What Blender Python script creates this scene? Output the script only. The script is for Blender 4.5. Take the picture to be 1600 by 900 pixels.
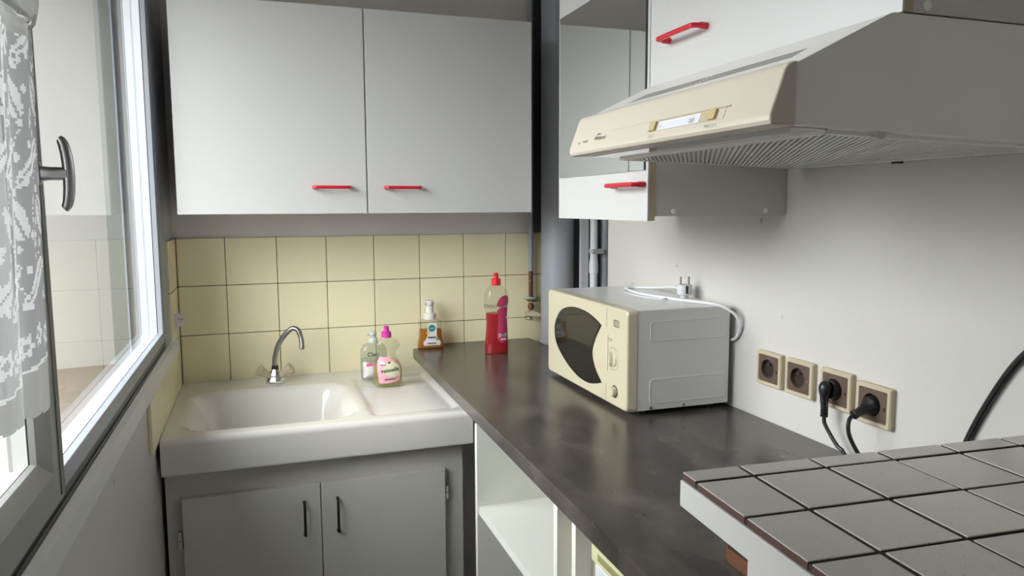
import bpy, bmesh, math, random
from mathutils import Vector, Matrix
random.seed(7)
PI = math.pi
for o in list(bpy.data.objects):
    bpy.data.objects.remove(o)
S = bpy.context.scene
COL = S.collection

# ------------------------------------------------------------------ camera
cam = bpy.data.cameras.new('camera')
camo = bpy.data.objects.new('camera', cam)
COL.objects.link(camo)
cam.sensor_fit = 'HORIZONTAL'
cam.sensor_width = 36.0
cam.lens = 1158.82 / 1600 * 36
cam.clip_start = 0.02
_r = Vector((0.94596643, -0.32423956, -0.00402672))
_u = Vector((0.03925856, 0.10219223, 0.9939897))
_f = Vector((0.32187928, 0.94043897, -0.10939959))
camo.matrix_world = Matrix(((_r.x, _u.x, -_f.x, 0.240661), (_r.y, _u.y, -_f.y, -2.424266),
                            (_r.z, _u.z, -_f.z, 1.358919), (0, 0, 0, 1)))
S.camera = camo

# ------------------------------------------------------------------ sky and exposure
W = bpy.data.worlds.new('overcast_sky')
S.world = W
W.use_nodes = True
nt = W.node_tree
nt.nodes.clear()
wo = nt.nodes.new('ShaderNodeOutputWorld')
bg = nt.nodes.new('ShaderNodeBackground')
tc = nt.nodes.new('ShaderNodeTexCoord')
sx = nt.nodes.new('ShaderNodeSeparateXYZ')
rp = nt.nodes.new('ShaderNodeValToRGB')
mr = nt.nodes.new('ShaderNodeMapRange')
mr.inputs['From Min'].default_value = -1
mr.inputs['From Max'].default_value = 1
# hazy overcast sky over a dull ground
for e, (p, c) in enumerate(((0.50, (0.13, 0.125, 0.12)), (0.57, (0.70, 0.70, 0.70)), (0.62, (1.0, 0.99, 0.975)), (0.78, (1.0, 0.99, 0.985)), (1.0, (0.55, 0.56, 0.59)))):
    el = rp.color_ramp.elements[e] if e < 2 else rp.color_ramp.elements.new(p)
    el.position = p
    el.color = c + (1,)
nt.links.new(tc.outputs['Generated'], sx.inputs[0])
nt.links.new(sx.outputs['Z'], mr.inputs['Value'])
nt.links.new(mr.outputs[0], rp.inputs[0])
nt.links.new(rp.outputs[0], bg.inputs[0])
nt.links.new(bg.outputs[0], wo.inputs[0])
bg.inputs[1].default_value = 13.0

VS = S.view_settings
VS.view_transform = 'Standard'
VS.look = 'None'
VS.gamma = 1
VS.use_curve_mapping = False
VS.exposure = 0.0


# ------------------------------------------------------------------ materials
def srgb(r, g, b):
    def c(v):
        v /= 255
        return v / 12.92 if v <= 0.04045 else ((v + 0.055) / 1.055) ** 2.4
    return (c(r), c(g), c(b), 1)


def mat(name, col, rough=0.5, metal=0.0, spec=0.5, var=0.0, scale=8.0, bump=0.0, bscale=60.0, rand=0.0,
        coat=0.0, speck=None):
    m = bpy.data.materials.new(name)
    m.use_nodes = True
    n = m.node_tree.nodes
    L = m.node_tree.links
    b = n['Principled BSDF']
    b.inputs['Base Color'].default_value = col
    b.inputs['Roughness'].default_value = rough
    b.inputs['Metallic'].default_value = metal
    b.inputs['Specular IOR Level'].default_value = spec
    if coat:
        b.inputs['Coat Weight'].default_value = coat
        b.inputs['Coat Roughness'].default_value = 0.08
    t = n.new('ShaderNodeTexCoord')
    src = None
    if var:
        z = n.new('ShaderNodeTexNoise')
        z.inputs['Scale'].default_value = scale
        z.inputs['Detail'].default_value = 6
        L.new(t.outputs['Object'], z.inputs['Vector'])
        mx = n.new('ShaderNodeMix')
        mx.data_type = 'RGBA'
        mx.inputs[6].default_value = tuple(c * (1 - var) for c in col[:3]) + (1,)
        mx.inputs[7].default_value = tuple(min(1, c * (1 + var)) for c in col[:3]) + (1,)
        L.new(z.outputs['Fac'], mx.inputs[0])
        src = mx.outputs[2]
    if speck:
        z = n.new('ShaderNodeTexNoise')
        z.inputs['Scale'].default_value = speck[1]
        z.inputs['Detail'].default_value = 2
        L.new(t.outputs['Object'], z.inputs['Vector'])
        r = n.new('ShaderNodeValToRGB')
        r.color_ramp.elements[0].position = speck[2]
        r.color_ramp.elements[1].position = speck[2] + 0.05
        L.new(z.outputs['Fac'], r.inputs[0])
        mx = n.new('ShaderNodeMix')
        mx.data_type = 'RGBA'
        mx.inputs[6].default_value = col
        if src:
            L.new(src, mx.inputs[6])
        mx.inputs[7].default_value = speck[0]
        L.new(r.outputs[0], mx.inputs[0])
        src = mx.outputs[2]
    if rand:
        oi = n.new('ShaderNodeObjectInfo')
        hs = n.new('ShaderNodeHueSaturation')
        hs.inputs['Color'].default_value = col
        m1 = n.new('ShaderNodeMapRange')
        m1.inputs['To Min'].default_value = 1 - rand
        m1.inputs['To Max'].default_value = 1 + rand
        L.new(oi.outputs['Random'], m1.inputs['Value'])
        L.new(m1.outputs[0], hs.inputs['Value'])
        if src:
            L.new(src, hs.inputs['Color'])
        src = hs.outputs[0]
    if src:
        L.new(src, b.inputs['Base Color'])
    if bump:
        z = n.new('ShaderNodeTexNoise')
        z.inputs['Scale'].default_value = bscale
        z.inputs['Detail'].default_value = 4
        L.new(t.outputs['Object'], z.inputs['Vector'])
        bp = n.new('ShaderNodeBump')
        bp.inputs['Strength'].default_value = bump
        bp.inputs['Distance'].default_value = 0.004
        L.new(z.outputs['Fac'], bp.inputs['Height'])
        L.new(bp.outputs[0], b.inputs['Normal'])
    return m


def clear_mat(name, tint, ior=1.45, rough=0.02, body=None, bodyfac=0.0, back=0.5):
    """thin clear sheet: straight-through light plus a Fresnel reflection, with an optional milky body colour"""
    m = bpy.data.materials.new(name)
    m.use_nodes = True
    n = m.node_tree.nodes
    L = m.node_tree.links
    n.remove(n['Principled BSDF'])
    out = n['Material Output']
    tr = n.new('ShaderNodeBsdfTransparent')
    tr.inputs[0].default_value = tint
    base = tr.outputs[0]
    if body:
        df = n.new('ShaderNodeBsdfDiffuse')
        df.inputs[0].default_value = body
        tl = n.new('ShaderNodeBsdfTranslucent')
        tl.inputs[0].default_value = body
        ad = n.new('ShaderNodeMixShader')
        ad.inputs[0].default_value = back
        L.new(df.outputs[0], ad.inputs[1])
        L.new(tl.outputs[0], ad.inputs[2])
        mb = n.new('ShaderNodeMixShader')
        mb.inputs[0].default_value = bodyfac
        L.new(base, mb.inputs[1])
        L.new(ad.outputs[0], mb.inputs[2])
        base = mb.outputs[0]
    gl = n.new('ShaderNodeBsdfGlossy')
    gl.inputs['Roughness'].default_value = rough
    fr = n.new('ShaderNodeFresnel')
    fr.inputs[0].default_value = ior
    mx = n.new('ShaderNodeMixShader')
    ge = n.new('ShaderNodeNewGeometry')          # reflect once, on the outer face of the thin sheet
    sb = n.new('ShaderNodeMath')
    sb.operation = 'SUBTRACT'
    sb.inputs[0].default_value = 1.0
    L.new(ge.outputs['Backfacing'], sb.inputs[1])
    ml = n.new('ShaderNodeMath')
    ml.operation = 'MULTIPLY'
    L.new(fr.outputs[0], ml.inputs[0])
    L.new(sb.outputs[0], ml.inputs[1])
    L.new(ml.outputs[0], mx.inputs[0])
    L.new(base, mx.inputs[1])
    L.new(gl.outputs[0], mx.inputs[2])
    L.new(mx.outputs[0], out.inputs[0])
    return m


M = {}
M['wall'] = mat('wall_paint', (0.57, 0.552, 0.538, 1), 0.6, var=0.03, scale=3, bump=0.25, bscale=35,
                speck=((0.33, 0.31, 0.29, 1), 26, 0.742))
M['wall_back'] = mat('back_wall_paint', (0.78, 0.745, 0.74, 1), 0.55, var=0.04, scale=3, bump=0.2, bscale=30)
M['ceiling'] = mat('ceiling_paint', (0.72, 0.71, 0.70, 1), 0.7, var=0.02)
M['floor'] = mat('floor_vinyl', (0.42, 0.39, 0.36, 1), 0.5, var=0.10, scale=5)
M['tile'] = mat('cream_tile_glaze', (0.90, 0.83, 0.58, 1), 0.18, var=0.04, scale=2.5, bump=0.06, bscale=6, rand=0.035)
M['grout'] = mat('dark_grout', (0.07, 0.055, 0.04, 1), 0.8)
M['laminate'] = mat('white_laminate', (0.60, 0.605, 0.615, 1), 0.35, var=0.015, scale=4)
M['laminate_side'] = mat('grey_laminate_side', (0.62, 0.60, 0.58, 1), 0.45, var=0.02, scale=3)
M['chipboard'] = mat('beige_edge', (0.50, 0.40, 0.27, 1), 0.6, var=0.12, scale=60)
M['gap'] = mat('dark_gap', (0.02, 0.02, 0.02, 1), 0.9)
M['red'] = mat('red_plastic', (0.62, 0.010, 0.030, 1), 0.25, coat=0.3)
M['mirror'] = mat('mirror_glass', (0.90, 0.925, 0.90, 1), 0.02, metal=1.0)
M['mirror_shadow'] = mat('mirror_shadow', (0.03, 0.035, 0.035, 1), 0.3)
M['hood_white'] = mat('hood_enamel', (0.82, 0.81, 0.795, 1), 0.38, var=0.02, scale=3)
M['hood_cream'] = mat('aged_cream_plastic', (0.585, 0.535, 0.455, 1), 0.38, var=0.04, scale=5)
M['hood_knob'] = mat('yellowed_slider', (0.52, 0.42, 0.21, 1), 0.4)
M['hood_lens'] = mat('pale_control_strip', (0.70, 0.72, 0.80, 1), 0.3)
M['cover_gloss'] = mat('lamp_cover', (0.55, 0.55, 0.55, 1), 0.12, coat=0.6)
M['steel_dark'] = mat('grey_filter_metal', (0.36, 0.35, 0.34, 1), 0.4, metal=0.4)
M['black'] = mat('black_plastic', (0.012, 0.012, 0.013, 1), 0.35)
M['ink_soft'] = mat('grey_print', (0.16, 0.14, 0.12, 1), 0.6)
M['ink'] = mat('dark_print', (0.04, 0.035, 0.03, 1), 0.6)
M['ceramic'] = mat('white_ceramic', (0.77, 0.75, 0.715, 1), 0.14, var=0.015, scale=3, coat=0.3)
M['chrome'] = mat('chrome', (0.66, 0.66, 0.66, 1), 0.13, metal=1.0)
M['worn_metal'] = mat('worn_steel', (0.33, 0.33, 0.33, 1), 0.30, metal=1.0, var=0.25, scale=30)
M['knob_clear'] = mat('smoky_plastic', (0.52, 0.45, 0.33, 1), 0.15, coat=0.5)
M['old_paint'] = mat('old_white_paint', (0.66, 0.64, 0.605, 1), 0.5, var=0.05, scale=6, bump=0.15, bscale=25,
                     speck=((0.42, 0.38, 0.32, 1), 55, 0.735))
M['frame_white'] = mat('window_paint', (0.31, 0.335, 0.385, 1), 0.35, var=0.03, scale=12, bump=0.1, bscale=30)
M['frame_grey'] = mat('window_paint_grey', (0.34, 0.34, 0.335, 1), 0.45, var=0.05, scale=10)
M['groove'] = mat('threshold_grey', (0.10, 0.105, 0.10, 1), 0.5, var=0.2, scale=20)
M['apron'] = mat('sill_paint', (0.68, 0.68, 0.67, 1), 0.45, var=0.04, scale=5)
M['glass'] = clear_mat('window_glass', (0.96, 0.98, 0.97, 1), 1.50, 0.0)
M['reveal'] = mat('cream_render', (0.29, 0.285, 0.27, 1), 0.7, var=0.03, scale=4, bump=0.1, bscale=40)
M['stone'] = mat('stone_sill', (0.16, 0.132, 0.108, 1), 0.9, spec=0.1, var=0.08, scale=14)
M['guide'] = mat('shutter_guide', (0.17, 0.18, 0.165, 1), 0.5, var=0.1, scale=10)
M['pipe'] = mat('pipe_grey_paint', (0.36, 0.385, 0.43, 1), 0.4, var=0.04, scale=8, bump=0.1, bscale=20)
M['pipe_light'] = mat('light_pipe_paint', (0.70, 0.73, 0.77, 1), 0.4, var=0.05, scale=14)
M['pipe_mid'] = mat('mid_pipe_paint', (0.50, 0.52, 0.55, 1), 0.45, var=0.05, scale=12)
M['pipe_dark'] = mat('slate_paint_and_shade', (0.045, 0.05, 0.055, 1), 0.45, var=0.1, scale=10)  # boxing paint; also colours in the shade at the back of the niche
M['galv'] = mat('galvanised_clamp', (0.52, 0.55, 0.55, 1), 0.45, metal=0.3, var=0.3, scale=80)
M['rust'] = mat('rusty_copper', (0.17, 0.065, 0.04, 1), 0.6, metal=0.3, var=0.5, scale=90,
                speck=((0.4, 0.30, 0.24, 1), 120, 0.66))
M['brass'] = mat('tarnished_brass', (0.45, 0.37, 0.24, 1), 0.35, metal=0.8, var=0.3, scale=80)
M['cream_handle'] = mat('cream_valve_handle', (0.78, 0.70, 0.55, 1), 0.4)
M['mw_cream'] = mat('microwave_cream', (0.52, 0.475, 0.355, 1), 0.30, coat=0.2)
M['mw_body'] = mat('microwave_enamel', (0.68, 0.685, 0.69, 1), 0.32, coat=0.2)
M['mw_glass'] = mat('smoked_glass', (0.008, 0.008, 0.008, 1), 0.06, spec=0.45)
M['mw_inner'] = mat('window_screen', (0.028, 0.028, 0.026, 1), 0.15)
M['cord_white'] = mat('white_cord', (0.72, 0.72, 0.76, 1), 0.35)
M['plug_white'] = mat('white_plug', (0.62, 0.63, 0.68, 1), 0.4)
M['socket_frame'] = mat('aged_socket_frame', (0.52, 0.45, 0.325, 1), 0.4, var=0.08, scale=40)
M['socket_brown'] = mat('brown_socket', (0.105, 0.07, 0.055, 1), 0.4)
M['socket_dark'] = mat('dark_brown_recess', (0.035, 0.022, 0.018, 1), 0.4)
M['glaze'] = mat('grey_speckled_glaze', (0.47, 0.445, 0.42, 1), 0.28, var=0.05, scale=6, bump=0.06, bscale=14, rand=0.05,
                 speck=((0.25, 0.21, 0.18, 1), 380, 0.665))
M['terracotta'] = mat('red_clay', (0.085, 0.040, 0.031, 1), 0.6, var=0.4, scale=50)
M['slab_white'] = mat('white_board', (0.56, 0.555, 0.55, 1), 0.5, var=0.04, scale=12, bump=0.08, bscale=40)
M['slab_grout'] = mat('dark_joint', (0.030, 0.025, 0.021, 1), 0.8)
M['wood'] = mat('reddish_wood', (0.12, 0.042, 0.016, 1), 0.45, var=0.35, scale=25)
M['shelf_white'] = mat('white_melamine', (0.84, 0.845, 0.78, 1), 0.45, var=0.01)
M['filler'] = mat('filler_panel', (0.50, 0.45, 0.40, 1), 0.6, var=0.05)
M['fridge_white'] = mat('fridge_white', (0.72, 0.75, 0.80, 1), 0.35)
M['fridge_trim'] = mat('yellow_green_trim', (0.66, 0.67, 0.42, 1), 0.35)
M['fridge_recess'] = mat('olive_recess', (0.30, 0.28, 0.13, 1), 0.5)
M['clear'] = clear_mat('clear_bottle', (0.93, 0.94, 0.90, 1), 1.45, 0.05, (0.7, 0.7, 0.66, 1), 0.045)
M['clear_grey'] = clear_mat('clear_grey_bottle', (0.86, 0.89, 0.88, 1), 1.45, 0.05, (0.6, 0.62, 0.61, 1), 0.15)
M['liq_red'] = clear_mat('red_liquid', (0.80, 0.10, 0.12, 1), 1.2, 0.05, (0.66, 0.008, 0.030, 1), 0.62)
M['liq_orange'] = clear_mat('orange_liquid', (0.88, 0.55, 0.12, 1), 1.2, 0.05, (0.68, 0.30, 0.03, 1), 0.6)
M['liq_yellow'] = clear_mat('pale_yellow_liquid', (0.90, 0.88, 0.62, 1), 1.2, 0.05, (0.70, 0.66, 0.36, 1), 0.35)
M['liq_clear'] = clear_mat('clear_soap', (0.88, 0.89, 0.86, 1), 1.2, 0.05, (0.6, 0.6, 0.58, 1), 0.25)
M['cap_pink'] = mat('magenta_cap', (0.56, 0.035, 0.32, 1), 0.35)
M['cap_red'] = mat('red_cap', (0.75, 0.02, 0.025, 1), 0.3)
M['pump_white'] = mat('white_pump', (0.75, 0.74, 0.70, 1), 0.35)
M['pump_grey'] = mat('translucent_pump', (0.60, 0.61, 0.58, 1), 0.3)
M['lab_pink'] = mat('pink_label', (0.86, 0.42, 0.52, 1), 0.5)
M['lab_green'] = mat('pale_green_label', (0.70, 0.72, 0.48, 1), 0.5)
M['lab_white'] = mat('white_label', (0.80, 0.77, 0.77, 1), 0.5)
M['lab_raspberry'] = mat('raspberry_label', (0.55, 0.045, 0.13, 1), 0.5, var=0.2, scale=60)
M['lab_teal'] = mat('teal_seal', (0.02, 0.24, 0.25, 1), 0.5)
M['lab_orange'] = mat('orange_dot', (0.85, 0.45, 0.18, 1), 0.5)
M['lab_leaf'] = mat('green_leaf', (0.25, 0.42, 0.12, 1), 0.5)
M['lab_magenta'] = mat('magenta_print', (0.75, 0.10, 0.32, 1), 0.5)
M['lab_dark'] = mat('near_black_print', (0.012, 0.014, 0.03, 1), 0.5)
M['rod'] = mat('rod_white', (0.66, 0.66, 0.65, 1), 0.4)
M['net'] = clear_mat('lace_net', (1, 1, 1, 1), 1.0, 0.5, (0.54, 0.545, 0.575, 1), 0.80, 0.10)
M['lace'] = clear_mat('lace_fill', (1, 1, 1, 1), 1.0, 0.5, (0.88, 0.885, 0.92, 1), 0.97, 0.14)
M['hem'] = clear_mat('lace_hem', (1, 1, 1, 1), 1.0, 0.5, (0.56, 0.565, 0.565, 1), 0.93, 0.10)


def worktop_mat():
    m = mat('dark_stone_laminate', (0.08, 0.075, 0.075, 1), 0.24)
    n = m.node_tree.nodes
    L = m.node_tree.links
    b = n['Principled BSDF']
    t = n.new('ShaderNodeTexCoord')
    z1 = n.new('ShaderNodeTexNoise')
    z1.inputs['Scale'].default_value = 9
    z1.inputs['Detail'].default_value = 4
    z1.inputs['Roughness'].default_value = 0.5
    mp = n.new('ShaderNodeMapping')
    mp.inputs['Scale'].default_value = (1.6, 0.9, 1)
    L.new(t.outputs['Object'], mp.inputs[0])
    L.new(mp.outputs[0], z1.inputs['Vector'])
    r = n.new('ShaderNodeValToRGB')
    e = r.color_ramp.elements
    e[0].position = 0.33
    e[0].color = (0.036, 0.031, 0.029, 1)
    e[1].position = 0.68
    e[1].color = (0.100, 0.087, 0.079, 1)
    L.new(z1.outputs['Fac'], r.inputs[0])
    L.new(r.outputs[0], b.inputs['Base Color'])
    z2 = n.new('ShaderNodeTexNoise')
    z2.inputs['Scale'].default_value = 260
    L.new(t.outputs['Object'], z2.inputs['Vector'])
    bp = n.new('ShaderNodeBump')
    bp.inputs['Strength'].default_value = 0.02
    bp.inputs['Distance'].default_value = 0.001
    L.new(z2.outputs['Fac'], bp.inputs['Height'])
    L.new(bp.outputs[0], b.inputs['Normal'])
    return m


M['worktop'] = worktop_mat()

# ------------------------------------------------------------------ mesh helpers
OFF = {}


def V(*a):
    return Vector(a)


class G:
    """collects shapes in world coordinates; build() links them as one mesh object"""

    def __init__(s):
        s.bm = bmesh.new()
        s.mi = 0

    def _mi(s, faces):
        for f in faces:
            f.material_index = s.mi

    def box(s, x0, x1, y0, y1, z0, z1, bev=0.0, seg=2, rot=None):
        r = bmesh.ops.create_cube(s.bm, size=1)
        vs = r['verts']
        for v in vs:
            v.co = V((x0 + x1) / 2 + v.co.x * (x1 - x0), (y0 + y1) / 2 + v.co.y * (y1 - y0),
                     (z0 + z1) / 2 + v.co.z * (z1 - z0))
        fs = {f for v in vs for f in v.link_faces}
        if bev:
            es = list({e for v in vs for e in v.link_edges})
            rr = bmesh.ops.bevel(s.bm, geom=es, offset=bev, segments=seg, affect='EDGES', profile=0.5)
            fs = set(rr['faces']) | {f for f in fs if f.is_valid}
            vs = list({v for f in fs for v in f.verts})
        s._mi(fs)
        if rot:
            for v in vs:
                v.co = rot @ v.co
        return s

    def prism(s, poly, axis, a0, a1, bev=0.0, seg=2):
        """poly: 2-D points; axis 'x' (y,z), 'y' (x,z), 'z' (x,y)"""
        def P(u, w, a):
            return {'x': V(a, u, w), 'y': V(u, a, w), 'z': V(u, w, a)}[axis]
        A = [s.bm.verts.new(P(u, w, a0)) for u, w in poly]
        B = [s.bm.verts.new(P(u, w, a1)) for u, w in poly]
        n = len(poly)
        fs = [s.bm.faces.new(A), s.bm.faces.new(B)]
        for i in range(n):
            fs.append(s.bm.faces.new((A[i], A[(i + 1) % n], B[(i + 1) % n], B[i])))
        s._mi(fs)
        if bev:
            es = list(fs[0].edges) + list(fs[1].edges)
            rr = bmesh.ops.bevel(s.bm, geom=es, offset=bev, segments=seg, affect='EDGES', profile=0.5)
            s._mi(rr['faces'])
        return s

    def loft(s, rings, cap=True, closed=False, cap0=True, cap1=True):
        R = [[s.bm.verts.new(V(*p)) for p in r] for r in rings]
        fs = []
        n = len(R[0])
        m = len(R)
        for i in range(m if closed else m - 1):
            a, b = R[i], R[(i + 1) % m]
            for k in range(n):
                fs.append(s.bm.faces.new((a[k], a[(k + 1) % n], b[(k + 1) % n], b[k])))
        if cap and not closed:
            if cap0:
                fs.append(s.bm.faces.new(R[0][::-1]))
            if cap1:
                fs.append(s.bm.faces.new(R[-1]))
        s._mi(fs)
        return s

    def tube(s, pts, r, n=10, cap=True):
        pts = [V(*p) for p in pts]
        m = len(pts)
        rr = r if isinstance(r, (list, tuple)) else [r] * m
        t0 = (pts[1] - pts[0]).normalized()
        ref = V(0, 0, 1) if abs(t0.z) < 0.9 else V(1, 0, 0)
        nrm = t0.cross(ref).normalized()
        rings = []
        prev = t0
        for i in range(m):
            t = (pts[min(i + 1, m - 1)] - pts[max(i - 1, 0)]).normalized()
            ax = prev.cross(t)
            if ax.length > 1e-7:
                nrm = Matrix.Rotation(prev.angle(t), 3, ax.normalized()) @ nrm
            prev = t
            b = t.cross(nrm)
            rings.append([pts[i] + (nrm * math.cos(2 * PI * k / n) + b * math.sin(2 * PI * k / n)) * rr[i]
                          for k in range(n)])
        return s.loft(rings, cap)

    def cyl(s, p0, p1, r, r2=None, n=20):
        return s.tube([p0, p1], [r, r if r2 is None else r2], n)

    def lathe(s, prof, c, d=(0, 0, 1), n=24):
        """prof: (radius, distance along d)"""
        c = V(*c)
        d = V(*d).normalized()
        ref = V(0, 0, 1) if abs(d.z) < 0.9 else V(1, 0, 0)
        a = d.cross(ref).normalized()
        b = d.cross(a)
        rings = [[c + d * h + (a * math.cos(2 * PI * k / n) + b * math.sin(2 * PI * k / n)) * max(r, 1e-5)
                  for k in range(n)] for r, h in prof]
        return s.loft(rings)

    def poly(s, pts):
        f = s.bm.faces.new([s.bm.verts.new(V(*p)) for p in pts])
        f.material_index = s.mi
        return s

    def build(s, name, m, parent=None, loc=None, ang=35, smooth=True, kind=None, dedupe=False):
        bm = s.bm
        off = OFF[parent.name] if parent is not None else V(*(loc or (0, 0, 0)))
        if dedupe:
            bmesh.ops.remove_doubles(bm, verts=bm.verts, dist=1e-6)
        bmesh.ops.recalc_face_normals(bm, faces=bm.faces)
        for v in bm.verts:
            v.co -= off
        if smooth:
            th = math.radians(ang)
            for f in bm.faces:
                f.smooth = True
            for e in bm.edges:
                e.smooth = len(e.link_faces) == 2 and e.calc_face_angle(0) < th
        me = bpy.data.meshes.new(name)
        bm.to_mesh(me)
        bm.free()
        for k in (m if isinstance(m, (list, tuple)) else [m]):
            me.materials.append(M[k])
        o = bpy.data.objects.new(name, me)
        COL.objects.link(o)
        if parent is not None:
            o.parent = parent
        else:
            o.location = off
        OFF[o.name] = off
        if smooth:
            wn = o.modifiers.new('face_normals', 'WEIGHTED_NORMAL')
            wn.weight = 100
            wn.keep_sharp = True
        if kind:
            o['kind'] = kind
        return o


def tag(o, label, cat, group=None):
    o['label'] = label
    o['category'] = cat
    if group:
        o['group'] = group
    return o


def thing(name, label, cat, loc, group=None):
    o = bpy.data.objects.new(name, None)
    o.empty_display_size = 0.05
    COL.objects.link(o)
    o.location = loc
    OFF[o.name] = V(*loc)
    return tag(o, label, cat, group)


def struct(o):
    o['kind'] = 'structure'
    return o


def spline(pts, sub=6):
    """Catmull-Rom through 3-D points"""
    P = [V(*p) for p in pts]
    P = [P[0] * 2 - P[1]] + P + [P[-1] * 2 - P[-2]]
    out = []
    for i in range(1, len(P) - 2):
        for k in range(sub):
            t = k / sub
            a, b, c, d = P[i - 1], P[i], P[i + 1], P[i + 2]
            out.append(0.5 * ((2 * b) + (c - a) * t + (2 * a - 5 * b + 4 * c - d) * t * t + (3 * b - a - 3 * c + d) * t ** 3))
    out.append(P[-2])
    return out


def lettering(txt, size, place, m, parent, name='lettering', depth=0.0002, align='CENTER', shear=0.0, bold=0.0):
    """flat raised print; place(u, v, w) maps text plane to world"""
    cu = bpy.data.curves.new('txt', 'FONT')
    cu.body = txt
    cu.size = size
    cu.align_x = align
    cu.shear = shear
    cu.resolution_u = 2
    cu.offset = bold * size
    tmp = bpy.data.objects.new('txt_tmp', cu)
    COL.objects.link(tmp)
    dg = bpy.context.evaluated_depsgraph_get()
    me = bpy.data.meshes.new_from_object(tmp.evaluated_get(dg))
    bpy.data.objects.remove(tmp)
    bpy.data.curves.remove(cu)
    off = OFF[parent.name]
    for v in me.vertices:
        v.co = V(*place(v.co.x, v.co.y, depth)) - off
    me.materials.clear()
    me.materials.append(M[m])
    me.name = name
    o = bpy.data.objects.new(name, me)
    COL.objects.link(o)
    o.parent = parent
    OFF[o.name] = off
    return o


def patch(g, outline, place, w=0.0002, step=0.004):
    """fills a 2-D outline with a fan of small faces laid on a curved surface by place(u, v, w)"""
    cx = sum(p[0] for p in outline) / len(outline)
    cy = sum(p[1] for p in outline) / len(outline)
    K = 6
    prev = None
    cen = g.bm.verts.new(V(*place(cx, cy, w)))
    n = len(outline)
    for k in range(1, K + 1):
        ring = [g.bm.verts.new(V(*place(cx + (x - cx) * k / K, cy + (y - cy) * k / K, w))) for x, y in outline]
        for i in range(n):
            j = (i + 1) % n
            f = g.bm.faces.new((cen, ring[i], ring[j])) if prev is None else g.bm.faces.new((prev[i], ring[i], ring[j], prev[j]))
            f.material_index = g.mi
        prev = ring
    return g


def rrect(u0, u1, v0, v1, r, n=4):
    out = []
    for cx, cy, a in ((u1 - r, v1 - r, 0), (u0 + r, v1 - r, 90), (u0 + r, v0 + r, 180), (u1 - r, v0 + r, 270)):
        for k in range(n + 1):
            t = math.radians(a + 90 * k / n)
            out.append((cx + r * math.cos(t), cy + r * math.sin(t)))
    return out


def ell(cx, cy, a, b, n=20):
    return [(cx + a * math.cos(2 * PI * k / n), cy + b * math.sin(2 * PI * k / n)) for k in range(n)]


XW = 1.262          # face of the right wall
YN = -3.7           # wall behind the camera
CEIL = 2.5
# ================================================================== structure
g = G().box(-0.3, 1.5, YN - 0.1, 0.1, -0.06, 0.0)
struct(g.build('floor', 'floor'))
g = G().box(-0.3, 1.5, YN - 0.1, 0.1, CEIL, CEIL + 0.06)
struct(g.build('ceiling', 'ceiling'))
wall_back = struct(G().box(-0.3, 1.5, 0.0, 0.1, 0.0, CEIL).build('wall_back', 'wall_back'))
struct(G().box(-0.3, 1.5, YN - 0.1, YN, 0.0, CEIL).build('wall_rear', 'wall'))
g = G().box(XW, 1.42, YN, -0.357, 0.0, CEIL)
g.box(1.40, 1.5, -0.357, 0.0, 0.0, CEIL)
struct(g.build('wall_right', 'wall'))
# left wall around the window opening
WY0, WY1, WZ0, WZ1 = -2.10, -0.215, 0.955, 2.11  # unseen near end and head of the opening drawn in to limit the light
g = G()
g.box(-0.30, 0.0, WY1, 0.0, 0.0, CEIL)
g.box(-0.30, 0.0, -3.05, WY0, 0.0, CEIL)
g.box(-0.30, 0.0, YN, -3.45, 0.0, CEIL)
g.box(-0.30, 0.0, -3.45, -3.05, 0.0, 0.9)
g.box(-0.30, 0.0, -3.45, -3.05, 2.08, CEIL)
g.box(-0.30, -0.056, WY0, WY1, 0.0, 0.880)
g.box(-0.056, 0.0, WY0, WY1, 0.0, 0.950)
g.box(-0.30, 0.0, WY0, WY1, WZ1, CEIL)
wall_left = struct(g.build('wall_left', 'wall'))

# wall tiles: every tile is an object of its own
T = 0.0085
J = 0.0019
xs = [0.0088, 0.145, 0.295, 0.445, 0.595, 0.745, 0.895, 1.045, 1.192]
zs = [0.675, 0.823, 0.973, 1.123, 1.268]
g = G().box(0.003, 1.192, -0.0045, 0.0, 0.675, 1.2675)
g.build('grout', 'grout', wall_back)
for i in range(8):
    for j in range(4):
        t = 0.0006 * random.random()
        g = G().box(xs[i] + J * .5, xs[i + 1] - J * .5, -T - t, -0.002, zs[j] + J * .5, zs[j + 1] - J * .5, 0.0012, 1)
        g.build('tile', 'tile', wall_back)
ys = [-0.0088, -0.092, -0.236, -0.384, -0.532, -0.692]
g = G().box(0.0, 0.0045, -0.660, -0.003, 0.826, 0.944)
g.box(0.0, 0.0045, -0.20, -0.003, 0.944, 1.2675)
g.build('grout', 'grout', wall_left)
for i in range(5):
    for j in range(4):
        z1 = zs[j + 1]
        if j == 0:
            continue
        if i >= 2:
            if zs[j] > 0.94:
                continue
            z1 = min(z1, 0.944)
        y1, y0 = ys[i], ys[i + 1]
        if i == 1:
            y0 = -0.205 if j >= 2 else y0
        if z1 - zs[j] < 0.02:
            continue
        g = G().box(0.0002, T, y0 + J * .5, y1 - J * .5, zs[j] + J * .5, z1 - J * .5, 0.0012, 1)
        g.build('tile', 'tile', wall_left)

# ------------------------------------------------------------------ window
def sweep(g, prof, y0, y1, z0, z1):
    """closed profile (u inward, x) swept around a rectangle with mitred corners"""
    rings = []
    for (a, b, sa, sb) in ((y0, z0, 1, 1), (y1, z0, -1, 1), (y1, z1, -1, -1), (y0, z1, 1, -1)):
        rings.append([(x, a + sa * u, b + sb * u) for u, x in prof])
    return g.loft(rings, closed=True)


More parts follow.
